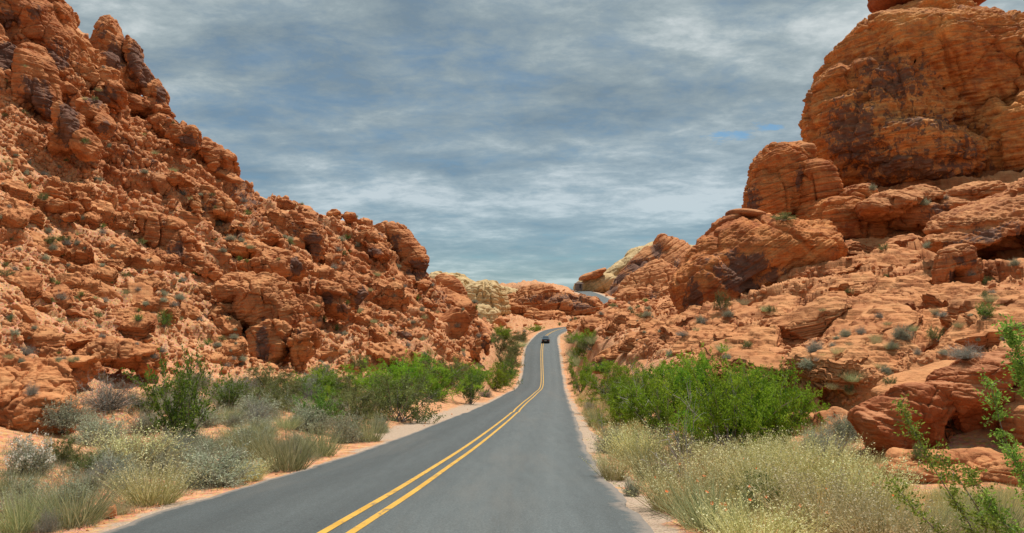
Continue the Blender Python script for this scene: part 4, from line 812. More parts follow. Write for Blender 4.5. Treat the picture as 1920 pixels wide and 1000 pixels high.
def slab_mesh(seed):
    r = np.random.default_rng(seed); v, f = ICO[6]; u_ = v.copy()
    v = v * ((np.abs(v)**np.array([2.6, 2.6, 5.0])).sum(1)**(-0.33))[:, None]
    k = 9; an = r.uniform(0, 6.28, k); nn = np.stack([np.cos(an), np.sin(an), r.uniform(-.25, .35, k)], 1); nn /= np.linalg.norm(nn, axis=1, keepdims=True); hh = r.uniform(.62, 1.0, k)
    dd = v @ nn.T; sc_ = np.minimum(1, np.where(dd > 0.05, hh[None] / np.maximum(dd, 0.05), 9).min(1)); v = v * np.stack([sc_, sc_, 0.5 + 0.5 * sc_], 1)
    v = v * np.array([1.0, .85, .30]); rim = np.sqrt(1 - u_[:, 2]**2)
    b = bedding(v, v, (0.06, 0.03, 1), 0.11, seed) * 0.13 + bedding(v, v, (0.06, 0.03, 1), 0.035, seed + 3) * 0.05
    v[:, :2] *= (1 + b * rim + 0.10 * fbm(v + seed, 0.6, 3, seed) * rim)[:, None]; tq = 0.30 * fbm(v * np.array([1, 1, 0.0]) + seed, 0.55, 4, seed + 2) + 0.10 * v[:, 0] + 0.05 * v[:, 1]; fr = tq / 0.075 - np.floor(tq / 0.075)
    v[:, 2] += tq + 0.075 * (sstep(.40, .60, fr) - fr) + 0.008 * fbm(v, 0.08, 2, 4)
    return np_mesh('rock_slab', v, f, m_rock)
SLM = [slab_mesh(700 + i) for i in range(7)]
k_ = 0; t_ = 0
while k_ < 75 and t_ < 1200:
    t_ += 1; px, py = R.uniform(0, 920), R.uniform(330, 690); h = cast(px, py)
    if h is None or not h[2].startswith('terrain') or h[0][1] < 28 or h[1][2] < .25: continue
    loc = h[0]
    if road_dist(loc[:1], loc[1:2])[0][0] < 7: continue
    rad = R.uniform(16, 52) * loc[1] / F; o = bpy.data.objects.new('rock_slab', R.choice(SLM)); link(o); o.location = loc + np.array([0, 0.3 * rad, -0.05 * rad]); o.scale = (rad, rad * R.uniform(.8, 1.2), rad * R.uniform(.9, 1.7))
    o.rotation_euler = (R.gauss(.30, .12), R.gauss(.38, .16), R.uniform(-.6, .6)); tag(o, 'tilted bedded slab breaking out of the left hillside', 'rock slab', 'bedded slabs on the left hillside', 'thing'); k_ += 1
cnt = 0; tries = 0
ZONES = [(1560, 570, 1920, 720, 45, 110, 26), (1300, 590, 1620, 700, 34, 90, 26), (1100, 600, 1350, 680, 20, 60, 22), (1560, 480, 1800, 620, 30, 80, 20), (1600, 380, 1900, 470, 24, 60, 10), (1080, 560, 1300, 640, 12, 30, 14), (1600, 900, 1920, 960, 30, 60, 5)]
for (x0, y0, x1, y1, s0, s1, nn_) in ZONES:
    k_ = 0; t_ = 0
    while k_ < nn_ and t_ < 400:
        t_ += 1; px, py = R.uniform(x0, x1), R.uniform(y0, y1); h = cast(px, py)
        if h is None or not h[2].startswith('terrain'): continue
        loc, nr, _ = h
        if road_dist(loc[:1], loc[1:2])[0][0] < 6 or loc[1] < 15 or nr[2] < .3: continue
        rad = R.uniform(s0, s1) * loc[1] / F
        o = bpy.data.objects.new('rock_slab', R.choice(SLM)); link(o); o.location = loc + np.array([0, 0.35 * rad, -0.02 * rad]); o.scale = (rad, rad * R.uniform(.9, 1.4), rad * R.uniform(.7, 1.15))
        o.rotation_euler = (R.gauss(.24, .07), R.gauss(-.13, .07), R.uniform(-.5, .5)); tag(o, 'thin-bedded sandstone slab lying on the right slope', 'rock slab', 'bedded slabs on the right slope', 'thing'); k_ += 1
bpy.context.view_layer.update(); DG = bpy.context.evaluated_depsgraph_get()
# rubble: past the first few hundred, one mass
def scatter_rubble(count, boxes, smin, smax, name, seed):
    r = np.random.default_rng(seed); v0, f0 = ICO[2]; protos = []
    for i in range(8):
        n = r.normal(size=(9, 3)); n /= np.linalg.norm(n, axis=1, keepdims=True); h = r.uniform(0.55, 1, 9); dd = v0 @ n.T
        rad = np.minimum(np.where(dd > 0.05, h[None] / np.maximum(dd, 0.05), 9).min(1), 1.3); protos.append(v0 * rad[:, None] * np.array([1, .8, .6]))
    vs_, fs_ = [], []; off = 0; k = 0; t = 0
    while k < count and t < count * 3:
        t += 1; bx = boxes[r.integers(len(boxes))]
        px, py = r.uniform(bx[0], bx[2]), r.uniform(bx[1], bx[3]); h = cast(px, py)
        if h is None or not h[2].startswith('terrain'): continue
        loc = h[0]
        if road_dist(loc[:1], loc[1:2])[0][0] < (5 if name == 'rubble' else 0.5): continue
        s = (smin + (smax - smin) * r.random()**3) * loc[1] / F
        if s > 0.5 * 1.0 and loc[1] < 40: s = min(s, 0.25)
        e = Euler(tuple(r.uniform(-3, 3, 3))).to_matrix(); v = protos[r.integers(8)] @ np.array(e) * s + loc
        vs_.append(v); fs_.append(f0 + off); off += len(v); k += 1
    o = mesh_obj(name, np_mesh(name, np.vstack(vs_), np.vstack(fs_), m_boulder)); tag(o, kind='stuff'); return o
scatter_rubble(7500, [(0, 150, 450, 700), (0, 300, 700, 700), (0, 0, 330, 400), (450, 400, 930, 700), (1060, 500, 1920, 700), (1150, 560, 1700, 760)], 1.3, 8.0, 'rubble', 3)
scatter_rubble(1500, [(0, 690, 1000, 1000), (1050, 650, 1700, 1000), (1120, 850, 1330, 1000), (150, 880, 500, 1000)], 0.8, 3.2, 'pebbles', 4)
log('rubble')

# ------------------------------------------------------------------ vegetation builders (unit plants ~1 m tall)
class VG:
    def __init__(s): s.v = []; s.f4 = []; s.f3 = []; s.t = []; s.n = 0
    def quad_leaves(s, c, d, ln, wd, rng, tint=None):
        c = np.asarray(c); n = len(c); d = d / (np.linalg.norm(d, axis=1, keepdims=True) + 1e-9)
        r = rng.normal(size=(n, 3)); sd_ = np.cross(d, r); sd_ /= np.linalg.norm(sd_, axis=1, keepdims=True) + 1e-9
        ln = np.broadcast_to(ln, n)[:, None]; wd = np.broadcast_to(wd, n)[:, None]
        q = np.stack([c, c + d * ln * .5 + sd_ * wd * .5, c + d * ln, c + d * ln * .5 - sd_ * wd * .5], 1).reshape(-1, 3)
        s.v.append(q); s.f4.append(np.arange(4 * n).reshape(n, 4) + s.n); s.n += 4 * n
        t = rng.random(n) if tint is None else tint; s.t.append(np.repeat(t, 4))
    def strips(s, pts, wd, rng, tint=None, tube=False):
        """pts (n, k, 3) polylines as tapered ribbons (or 3-sided tubes)"""
        n, k, _ = pts.shape; wd = np.broadcast_to(wd, n)
        tan = pts[:, -1] - pts[:, 0]; r = rng.normal(size=(n, 3)); sd_ = np.cross(tan, r); sd_ /= np.linalg.norm(sd_, axis=1, keepdims=True) + 1e-9
        tap = np.linspace(1, 0.15, k)
        if not tube:
            a = pts + sd_[:, None] * (wd[:, None] * tap)[:, :, None] * .5; b = pts - sd_[:, None] * (wd[:, None] * tap)[:, :, None] * .5
            q = np.stack([a, b], 2).reshape(-1, 3); m = 2
        else:
            s2 = np.cross(tan, sd_); s2 /= np.linalg.norm(s2, axis=1, keepdims=True) + 1e-9; m = 3; rings = []
            for j in range(3):
                an = j * 2.0944; rings.append(pts + (sd_ * math.cos(an) + s2 * math.sin(an))[:, None] * (wd[:, None] * tap)[:, :, None] * .5)
            q = np.stack(rings, 2).reshape(-1, 3)
        base = (np.arange(n) * k * m)[:, None] + (np.arange(k - 1) * m)[None]
        for j in range(m if tube else 1):
            j2 = (j + 1) % m
            s.f4.append(np.stack([base + j, base + j2, base + m + j2, base + m + j], -1).reshape(-1, 4) + s.n)
        s.v.append(q); s.n += len(q); t = rng.random(n) if tint is None else np.broadcast_to(tint, n); s.t.append(np.repeat(t, k * m))
    def mesh(s, name, mat):
        return np_mesh(name, np.vstack(s.v), np.vstack(s.f4), mat, attrs={'tint': np.concatenate(s.t)})
def curve_pts(p0, d0, ln, k, rng, bend=0.3, grav=0.0):
    n = len(p0); pts = [p0]; d = d0 / np.linalg.norm(d0, axis=1, keepdims=True); st = (np.broadcast_to(ln, n) / (k - 1))[:, None]
    for i in range(k - 1):
        pts.append(pts[-1] + d * st); d = d + rng.normal(size=(n, 3)) * bend / k + np.array([0, 0, grav / k]); d /= np.linalg.norm(d, axis=1, keepdims=True)
    return np.stack(pts, 1)
def hemi(n, rng, zmin=0.05, zs=1.0):
    d = rng.normal(size=(n, 3)); d[:, 2] = np.abs(d[:, 2]) * zs + zmin; return d / np.linalg.norm(d, axis=1, keepdims=True)
def along(pts, m, rng, lo=0.3, hi=1.0):
    n, k, _ = pts.shape; t = rng.uniform(lo, hi, (n, m)) * (k - 1.001); i = t.astype(int); f = (t - i)[..., None]
    ar = np.arange(n)[:, None]; return (pts[ar, i] * (1 - f) + pts[ar, i + 1] * f).reshape(-1, 3), np.repeat(pts[:, -1] - pts[:, 0], m, 0)

def plant(kind, seed):
    """returns list of (part name, mesh)"""
    g = np.random.default_rng(seed); br = VG(); fo = VG()
    if kind in ('sage', 'gray', 'buckwheat'):
        n = 200; d = hemi(n, g, 0.12); ln = g.uniform(0.7, 1.0, n) * (0.80 + 0.2 * np.abs(d[:, 2]))
        az = np.arctan2(d[:, 1], d[:, 0]); ln *= 0.85 + 0.2 * np.sin(az * 3 + seed) + 0.1 * np.sin(az * 7 + 2 * seed)
        pts = curve_pts(g.normal(size=(n, 3)) * [.06, .06, 0.0], d, ln, 5, g, 0.5, 0.25); br.strips(pts, 0.014, g, tube=True)
        c0, dd = along(pts, 5, g, .35, .95); tw = curve_pts(c0, dd + g.normal(size=dd.shape) * .45, 0.24, 3, g, .3); br.strips(tw, 0.007, g)
        m = 4 if kind == 'gray' else 7
        c1, d1 = along(tw, m, g, 0.1, 1.0); fo.quad_leaves(c1, d1 + g.normal(size=c1.shape) * .25, g.uniform(.035, .08, len(c1)), .016 if kind != 'gray' else .008, g)
        if kind == 'buckwheat':
            tip = pts[:, -1]; c = np.repeat(tip[tip[:, 2] > .25], 9, 0); c = c + g.normal(size=c.shape) * 0.03
            fl = VG(); fl.quad_leaves(c, g.normal(size=c.shape), 0.05, 0.05, g)
            return [('branches', br.mesh('branches', m_stem)), ('foliage', fo.mesh('foliage', m_sage)), ('flowers', fl.mesh('flowers', m_white))]
        return [('branches', br.mesh('branches', m_stem if kind == 'sage' else m_graybush)), ('foliage', fo.mesh('foliage', m_sage if kind == 'sage' else m_graybush))]
    if kind == 'creosote':
        n = 34; d = hemi(n, g, 0.4, 1.0); d[:, 2] += .3; pts = curve_pts(g.normal(size=(n, 3)) * [.04, .04, 0], d, g.uniform(.75, 1.15, n), 7, g, .55, .25); br.strips(pts, .022, g, tube=True)
        c0, dd = along(pts, 9, g, .25, 1.0); sb = curve_pts(c0, dd + g.normal(size=dd.shape) * .55, g.uniform(.12, .36, len(c0)), 4, g, .6, .3); br.strips(sb, .008, g)
        c1, d1 = along(sb, 18, g, .1, 1.0); c1 += g.normal(size=c1.shape) * .012; fo.quad_leaves(c1, d1 + g.normal(size=c1.shape) * .5, g.uniform(.03, .06, len(c1)), .021, g)
        return [('branches', br.mesh('branches', m_stem)), ('foliage', fo.mesh('foliage', m_creo))]
    if kind in ('mesquite', 'olive'):
        n = 26; d = hemi(n, g, 0.25, .9); pts = curve_pts(g.normal(size=(n, 3)) * [.07, .07, 0], d, g.uniform(.75, 1.1, n), 7, g, .6, .1); br.strips(pts, .03, g, tube=True)
        c0, dd = along(pts, 10, g, .3, 1.0); sb = curve_pts(c0, dd + g.normal(size=dd.shape) * .6, g.uniform(.15, .38, len(c0)), 4, g, .6, .35); br.strips(sb, .010, g)
        tw0, td = along(sb, 4, g, .3, 1.0); tw = curve_pts(tw0, td + g.normal(size=td.shape) * .5, g.uniform(.08, .16, len(tw0)), 3, g, .3, .3)
        tint0 = np.repeat(np.clip(g.normal(.5, .22, n), 0, 1), 40); m = 13
        c1, d1 = along(tw, m, g, .0, 1.0); c1 += g.normal(size=c1.shape) * .010
        fo.quad_leaves(c1, d1 + g.normal(size=c1.shape) * .55, g.uniform(.03, .058, len(c1)), .016, g, tint=np.clip(np.repeat(tint0, m) + g.normal(0, .15, len(c1)), 0, 1))
        mt = m_mesq if kind == 'mesquite' else m_olive
        return [('branches', br.mesh('branches', m_stem)), ('foliage', fo.mesh('foliage', mt))]
    if kind in ('grass', 'dry', 'seed'):
        n = 430; ph = g.uniform(0, 6.28, n); rr = np.sqrt(g.random(n)) * .32; p0 = np.stack([np.cos(ph) * rr, np.sin(ph) * rr, 0 * rr], 1)
        d = np.stack([np.cos(ph) * rr * 1.9, np.sin(ph) * rr * 1.9, np.ones(n)], 1) + g.normal(size=(n, 3)) * .22
        pts = curve_pts(p0, d, g.uniform(.55, 1.05, n), 5, g, .35, -.25); fo.strips(pts, .012, g)
        parts = [('blades', fo.mesh('blades', {'dry': m_dry, 'seed': m_meadow}.get(kind, m_grass)))]
        if kind == 'seed':
            sd_ = VG(); pp = pts[g.random(n) < .6]; c, dd = along(pp, 7, g, .55, 1.0); c += g.normal(size=c.shape) * .022; sd_.quad_leaves(c, dd + g.normal(size=c.shape) * .6, g.uniform(.022, .04, len(c)), .022, g)
            parts.append(('seed_heads', sd_.mesh('seed_heads', m_seed)))
        return parts
    if kind == 'dead':
        n = 16; d = hemi(n, g, 0.3, .8); pts = curve_pts(g.normal(size=(n, 3)) * [.04, .04, 0], d, g.uniform(.6, 1.1, n), 7, g, 1.1, .1); br.strips(pts, .03, g, tube=True)
        c0, dd = along(pts, 8, g, .25, 1.0); sb = curve_pts(c0, dd + g.normal(size=dd.shape) * .7, g.uniform(.12, .35, len(c0)), 5, g, 1.1); br.strips(sb, .011, g, tube=True)
        return [('branches', br.mesh('branches', m_pale_stem))]
PROTO = {}
for kd, nn in (('sage', 4), ('gray', 3), ('creosote', 3), ('mesquite', 4), ('olive', 3), ('grass', 3), ('dry', 2), ('seed', 3), ('buckwheat', 1), ('dead', 2)):
    PROTO[kd] = [plant(kd, 900 + 37 * i + len(kd)) for i in range(nn)]
log('protos')
# one-mesh versions for small, far plants (joined branches + foliage)
def joined(parts, name):
    vs_, fs_, ts_, mi, ml = [], [], [], [], []; off = 0
    for j, (pn, m) in enumerate(parts):
        v = np.empty(len(m.vertices) * 3, np.float32); m.vertices.foreach_get('co', v); f = np.empty(len(m.loops), np.int32); m.loops.foreach_get('vertex_index', f)
        t = np.empty(len(m.vertices), np.float32); m.attributes['tint'].data.foreach_get('value', t)
        vs_.append(v.reshape(-1, 3)); fs_.append(f.reshape(-1, 4) + off); ts_.append(t); mi.append(np.full(len(f) // 4, j)); ml.append(m.materials[0]); off += len(t)
    return np_mesh(name, np.vstack(vs_), np.vstack(fs_), ml, attrs={'tint': np.concatenate(ts_)}, matidx=np.concatenate(mi))
NAMES = dict(sage='sagebrush', gray='grey_shrub', creosote='creosote_bush', mesquite='green_shrub', olive='olive_shrub', grass='grass_clump', dry='dry_grass_clump', seed='seeding_grass_clump', buckwheat='flowering_shrub', dead='dead_shrub')
CATS = dict(sage='bush', gray='bush', creosote='bush', mesquite='bush', olive='bush', grass='grass clump', dry='grass clump', seed='grass clump', buckwheat='bush', dead='dead bush')
JOINED = {k: [joined(p_, NAMES[k]) for p_ in PROTO[k]] for k in ('sage', 'gray', 'creosote', 'olive', 'grass', 'dry', 'mesquite')}
def ground_z(x, y, top=60):
    o_, d_ = Vector((x, y, top)), Vector((0, 0, -1)); zmin = None
    ok, loc, nr, i, ob, m = sc.ray_cast(DG, o_, d_, distance=200)
    return loc[2] if ok else 0
def put(kind, loc, height, width, label, group=None, var=None, small=False):
    """height and full width in metres at loc (plant's foot)"""
    k = R.randrange(len(PROTO[kind])) if var is None else var % len(PROTO[kind])
    # unit plants: ~1 tall, ~1.7 wide (bushes) / ~1.3 (grasses)
    uw = 1.3 if kind in ('grass', 'dry', 'seed') else 1.75
    if small:
        o = bpy.data.objects.new(NAMES[kind], JOINED[kind][k % len(JOINED[kind])]); link(o)
    else:
        o = empty(NAMES[kind])
        for pn, m in PROTO[kind][k]: link(bpy.data.objects.new(pn, m), o)
    o.location = loc; o.rotation_euler = (0, 0, R.uniform(0, 6.28)); sx = width / uw; o.scale = (sx, sx, height)
    return tag(o, label, CATS[kind], group)
def put_px(kind, px, py, hpx, wpx, label, group=None, Z=None, **kw):
    """foot at photo pixel (px,py), height and width in px"""
    h = cast(px, py)
    if h is None: return None
    loc = h[0]
    if Z is not None: p_ = W(px, py, Z); loc = np.array([p_[0], p_[1], ground_z(p_[0], p_[1], p_[2] + 6)])
    m = loc[1] / F
    return put(kind, loc - np.array([0, 0, 0.03 * hpx * m]), hpx * m, wpx * m, label, group, **kw)

# --- small shrubs dotted over both slopes
G1 = {('l', 'sage'): 'small grey-green shrub growing among the rubble of the left hillside', ('l', 'gray'): 'small blue-grey twiggy shrub on the left hillside', ('l', 'creosote'): 'small dark green shrub on the left hillside', ('l', 'olive'): 'small olive shrub on the left hillside',
      ('l', 'grass'): 'small pale grass tuft on the left hillside', ('l', 'dry'): 'small dry straw tuft on the left hillside'}
G1.update({('r', k): v.replace('among the rubble of the left hillside', 'among the ledges of the right slope').replace('the left hillside', 'the right slope') for (a, k), v in list(G1.items())})
G1.update({('c', k): v.replace('of the right slope', 'by the far bend').replace('the right slope', 'the far slopes') for (a, k), v in list(G1.items()) if a == 'r'})
def dot_shrubs(n, box, zpx, kinds, seed):
    r = random.Random(seed); k = 0; t = 0
    while k < n and t < n * 12:
        t += 1; px, py = r.uniform(box[0], box[2]), r.uniform(box[1], box[3]); h = cast(px, py)
        if h is None: continue
        loc, nr, nm = h
        if not (nm.startswith('terrain') or nm.startswith('rock')) or nr[2] < 0.4: continue
        if road_dist(loc[:1], loc[1:2])[0][0] < 5: continue
        kd = r.choice(kinds); rg = region(px); s_ = r.uniform(*zpx) * loc[1] / F
        s_ = max(.25, min(1.6, s_))
        put(kd, loc - np.array([0, 0, .05]), s_ * r.uniform(.55, .75), s_ * r.uniform(.9, 1.3), G1[(rg, kd)], 'small shrubs and tufts: ' + G1[(rg, kd)], small=True)
        k += 1
KS = ['sage', 'sage', 'gray', 'sage', 'gray', 'creosote', 'olive', 'grass']
dot_shrubs(115, (0, 200, 480, 690), (9, 22), KS, 1); dot_shrubs(85, (400, 380, 930, 690), (8, 20), KS, 2)
dot_shrubs(22, (0, 120, 330, 330), (8, 16), KS, 5)
dot_shrubs(48, (1180, 560, 1920, 740), (12, 30), ['sage', 'gray', 'grass', 'olive', 'sage', 'dry'], 3); dot_shrubs(24, (930, 545, 1250, 660), (7, 15), KS, 4)
dot_shrubs(14, (1560, 350, 1920, 600), (12, 26), ['sage', 'olive', 'gray'], 6)
log('dots')

# --- named plants (kind, foot px, foot py, height px, width px, label)
PL = [
 # left foreground and verge
 ('creosote', 345, 838, 165, 180, 'tall bright green creosote bush rising from the grey brush, left of the road'),
 ('buckwheat', 55, 890, 82, 105, 'round bush covered in cream flowers at the left edge'),
 ('olive', 118, 868, 50, 60, 'small olive green shrub right of the cream-flowered bush'),
 ('gray', 200, 768, 72, 150, 'wide grey twiggy bush in front of the red alcove'),
 ('sage', 120, 800, 62, 110, 'grey-green bush on the slope edge left of the wide grey one'),
 ('sage', 185, 835, 70, 130, 'dark-footed sagebrush in the second row from the left edge'),
 ('seed', 255, 878, 88, 150, 'yellowish grass clump left of the tall creosote bush'),
 ('seed', 285, 945, 96, 150, 'yellowish grass clump with a black shaded foot beside the road'),
 ('grass', 135, 985, 100, 170, 'big pale green grass clump near the lower left corner'),
 ('grass', 40, 1000, 100, 120, 'pale grass clump at the lower left corner'),
 ('gray', 88, 1000, 60, 60, 'dark grey twiggy plant in front of the corner grass'),
 ('dry', 192, 972, 36, 44, 'small brown straw tuft by the pale roadside stone'),
 ('dry', 225, 965, 26, 40, 'low brown tuft at the asphalt edge, lower left'),
 ('sage', 400, 912, 92, 190, 'broad bluish sagebrush in front of the tall creosote bush'),
 ('sage', 320, 868, 60, 110, 'grey sagebrush at the foot of the tall creosote bush'),
 ('sage', 470, 850, 66, 130, 'pale sagebrush behind the roadside grass clumps'),
 ('seed', 468, 902, 50, 80, 'low yellow-flecked tuft near the road edge'),
 ('grass', 538, 882, 98, 130, 'upright green grass clump touching the road edge'),
 ('grass', 470, 860, 70, 110, 'pale grass clump left of the upright green one'),
 ('grass', 602, 856, 70, 90, 'feathery grass clump right of the upright green one'),
 ('sage', 650, 830, 66, 90, 'grey brush clump beside the pale pull-out'),
 ('grass', 690, 828, 58, 80, 'last pale grass clump before the pale pull-out'),
 ('sage', 712, 812, 44, 50, 'small dark-green tuft at the pull-out edge'),
 ('creosote', 595, 806, 68, 110, 'dark green creosote bush behind the feathery grass'),
 ('olive', 660, 800, 70, 120, 'olive bush left of the spreading dark one'),
 ('olive', 745, 790, 90, 150, 'spreading olive bush overhanging the pale pull-out'),
 ('sage', 480, 780, 50, 110, 'grey brush in the middle of the left thicket'),
 ('gray', 455, 752, 50, 90, 'bare grey shrub in the back row of the left thicket'),
 ('creosote', 430, 770, 60, 90, 'green shrub just right of the tall creosote bush'),
 ('olive', 520, 760, 44, 90, 'low olive shrub in the back row of the left thicket'),
 ('mesquite', 590, 745, 52, 120, 'bright green shrub at the left end of the green band'),
 ('mesquite', 700, 748, 60, 140, 'yellow-green shrub in the middle of the green band'),
 ('olive', 640, 752, 50, 90, 'grey-green shrub between the two bright ones of the band'),
 ('mesquite', 810, 742, 56, 130, 'bright green shrub above the pull-out'),
 ('creosote', 882, 758, 62, 74, 'dark green bush standing at the road end of the pull-out'),
 ('mesquite', 860, 728, 46, 110, 'green shrub in the back row above the pull-out'),
 ('mesquite', 925, 728, 46, 80, 'green shrub near the left road edge before the dip'),
 ('creosote', 950, 720, 44, 60, 'last dark green shrub against the left road edge in the dip'),
 ('mesquite', 760, 722, 40, 80, 'small green shrub against the foot of the slope'),
 ('creosote', 805, 690, 34, 30, 'upright small green bush on the slope foot above the band'),
 ('olive', 676, 698, 34, 44, 'grey-olive bush on the slope foot above the band'),
 ('gray', 910, 745, 24, 40, 'grey shrub touching the left verge near the dip'),
 ('olive', 960, 690, 28, 46, 'olive bush on the left verge beyond the dip'),
 ('olive', 958, 668, 22, 46, 'second olive bush further along the left verge'),
 ('grass', 975, 650, 14, 34, 'dry pale tuft by the far left verge'),
 ('creosote', 945, 640, 18, 34, 'dark green shrub above the far left verge'),
 ('mesquite', 1003, 622, 13, 38, 'bright green shrub at the outside of the far bend'),
 ('creosote', 308, 614, 28, 40, 'dark green shrub high on the left rock slope'),
 ('gray', 115, 562, 18, 30, 'blue-grey shrub on the open rock left of the dark green one'),
 ('gray', 48, 665, 24, 44, 'grey shrub on the red mound at the left'),
 ('gray', 60, 740, 30, 34, 'lone grey shrub growing out of the red mound'),
 # right verge and thicket
 ('mesquite', 1085, 640, 16, 46, 'green shrub on the right verge just past the dip'),
 ('mesquite', 1090, 735, 62, 60, 'green shrub at the near left end of the right thicket'),
 ('mesquite', 1150, 748, 66, 130, 'green shrub of the right thicket beneath the dark ledge'),
 ('mesquite', 1140, 700, 22, 66, 'low green shrub behind the thicket by the dark ledge'),
 ('olive', 1195, 768, 62, 120, 'olive shrub mixed with bare twigs in the right thicket'),
 ('dead', 1215, 775, 100, 150, 'bleached bare bush tangled in the right thicket'),
 ('mesquite', 1265, 770, 90, 150, 'tall green shrub in the middle of the right thicket'),
 ('mesquite', 1250, 815, 110, 170, 'round green shrub at the front of the right thicket'),
 ('mesquite', 1370, 850, 165, 230, 'largest bright green shrub, right of the road'),
 ('mesquite', 1450, 830, 130, 170, 'bright green shrub at the right end of the thicket'),
 ('mesquite', 1330, 765, 84, 150, 'green shrub behind the largest one'),
 ('mesquite', 1425, 770, 74, 120, 'green shrub in the back row near the ledges'),
 ('dead', 1290, 905, 165, 150, 'forked grey dead branches in front of the largest green shrub'),
 ('sage', 1590, 820, 54, 90, 'blue-green sagebrush beside the cave boulder'),
 ('sage', 1535, 850, 60, 90, 'sagebrush between the green thicket and the cave boulder'),
 ('gray', 1105, 770, 26, 34, 'grey tuft on the right verge in the dip'),
 ('grass', 1120, 800, 52, 60, 'grass clump on the right verge after the dip'),
 ('sage', 1145, 850, 60, 80, 'grey-green bush on the right verge'),
 ('seed', 1190, 860, 76, 120, 'yellow grass clump beside the grey-green verge bush'),
 ('seed', 1150, 900, 70, 80, 'yellow grass clump closest to the right asphalt edge'),
 ('grass', 1230, 900, 96, 130, 'grass clump at the left front of the pale meadow'),
 ('sage', 1185, 930, 38, 50, 'small dark tuft at the right asphalt edge'),
 ('seed', 1270, 960, 110, 170, 'pale seeding grass near the right asphalt edge'),
 ('seed', 1350, 920, 110, 170, 'pale seeding grass in front of the green thicket'),
 ('grass', 1330, 990, 110, 180, 'pale grass at the bottom edge, nearest the road'),
 ('seed', 1440, 950, 120, 190, 'pale seeding grass in the middle of the meadow'),
 ('seed', 1530, 905, 110, 160, 'tall seeding grass before the cave boulder'),
 ('seed', 1420, 1030, 120, 200, 'pale seeding grass at the bottom edge, middle'),
 ('seed', 1540, 1000, 130, 210, 'pale seeding grass at the bottom edge, right of the middle'),
 ('seed', 1630, 950, 110, 170, 'seeding grass in front of the broken ledge'),
 ('seed', 1650, 1040, 120, 210, 'pale seeding grass at the bottom edge by the leafy sprays'),
 ('grass', 1750, 1030, 90, 170, 'grass clump at the lower right beneath the leafy sprays'),
 ('grass', 1870, 1040, 90, 160, 'grass clump at the lower right corner'),
 ('olive', 1720, 860, 28, 40, 'small leafy plant at the cave mouth'),
 # right slope singles
 ('sage', 1692, 636, 34, 50, 'silver shrub on the bedded ledges'), ('olive', 1756, 640, 28, 34, 'dark olive shrub right of the silver one'),
 ('gray', 1812, 672, 32, 90, 'wide blue-grey shrub above the cave boulder'), ('gray', 1528, 660, 32, 44, 'grey shrub above the right end of the thicket'),
 ('sage', 1585, 632, 20, 28, 'small pale shrub on the ledges left of the silver one'), ('olive', 1352, 580, 34, 30, 'yellow-green shrub at the foot of the dome'),
 ('sage', 1366, 594, 16, 34, 'grey-green shrub beside the dome foot'), ('gray', 1280, 630, 12, 36, 'low blue-grey shrub on the ledge below the dome'),
 ('creosote', 1845, 598, 30, 56, 'green tuft under the overhanging cliff'), ('sage', 1636, 357, 16, 20, 'small silver bush on the ledge beneath the butte'),
 ('olive', 1468, 414, 16, 44, 'yellow-green plant in the notch between tower and dome'), ('grass', 1598, 715, 24, 46, 'pale tuft in a hollow of the ledges'),
 ('sage', 1520, 690, 26, 60, 'grey-green mat shrub on the ledges above the thicket'), ('sage', 1740, 465, 16, 24, 'small shrub in front of the overhanging cliff'),
]
for i, (kd, px, py, hp, wp, lb) in enumerate(PL):
    Zf = None
    if py > 1000:
        Zf = 10.6
    o = put_px(kd, px, min(py, 998) if Zf is None else py, hp, wp, lb, Z=Zf, small=(hp < 30 and kd in JOINED), var=i)
    if o is None: print('MISSED', lb)
log('named plants')


def fill(n, poly, kinds, hp, wp, label, group, seed, Zs=None):
    r = random.Random(seed); k = 0; t = 0
    while k < n and t < n * 15:
        t += 1; px, py = r.uniform(poly[0], poly[2]), r.uniform(poly[1], poly[3]); h = cast(px, py)
        if h is None or not h[2].startswith('terrain'): continue
        if road_dist(h[0][:1], h[0][1:2])[0][0] < (1.6 if h[0][0] > 0 or h[0][1] < 32 or h[0][1] > 100 else 4): continue
        kd = r.choice(kinds); a = r.uniform(.6, 1.25)
        if road_dist(h[0][:1], h[0][1:2])[0][0] < 0.5 * wp * a * h[0][1] / F + .3: continue
        put_px(kd, px, py, hp * a, wp * a, label[kd], group[kd], var=k); k += 1
LB = dict(sage='grey-green sagebrush in the left roadside brush', gray='grey twiggy shrub in the left roadside brush', grass='pale green grass clump in the left roadside brush', seed='yellowish seeding clump in the left roadside brush', olive='olive shrub in the left roadside brush')
GB = {k: 'brush left of the road: ' + v for k, v in LB.items()}
fill(18, (140, 800, 330, 940), ['sage', 'sage', 'olive', 'sage', 'gray'], 48, 86, LB, GB, 1)
fill(24, (330, 770, 640, 880), ['sage', 'sage', 'gray', 'sage', 'grass'], 44, 84, LB, GB, 2)
fill(26, (250, 725, 620, 775), ['sage', 'gray', 'olive', 'sage'], 40, 70, LB, GB, 3)
fill(4, (0, 930, 160, 1000), ['sage', 'sage', 'grass'], 56, 96, LB, GB, 4)
LM = dict(mesquite='green shrub filling the long green band left of the road', olive='olive shrub filling the long green band left of the road', creosote='dark green shrub filling the long green band left of the road')
fill(15, (560, 715, 960, 760), ['mesquite', 'olive', 'mesquite', 'creosote', 'mesquite'], 44, 80, LM, {k: 'green band: ' + v for k, v in LM.items()}, 5)
fill(16, (925, 630, 985, 715), ['olive', 'mesquite', 'olive'], 22, 38, dict(olive='olive shrub on the left bank of the road past the dip', mesquite='green shrub on the left bank of the road past the dip'), dict(olive='left bank olive shrubs', mesquite='left bank green shrubs'), 8)
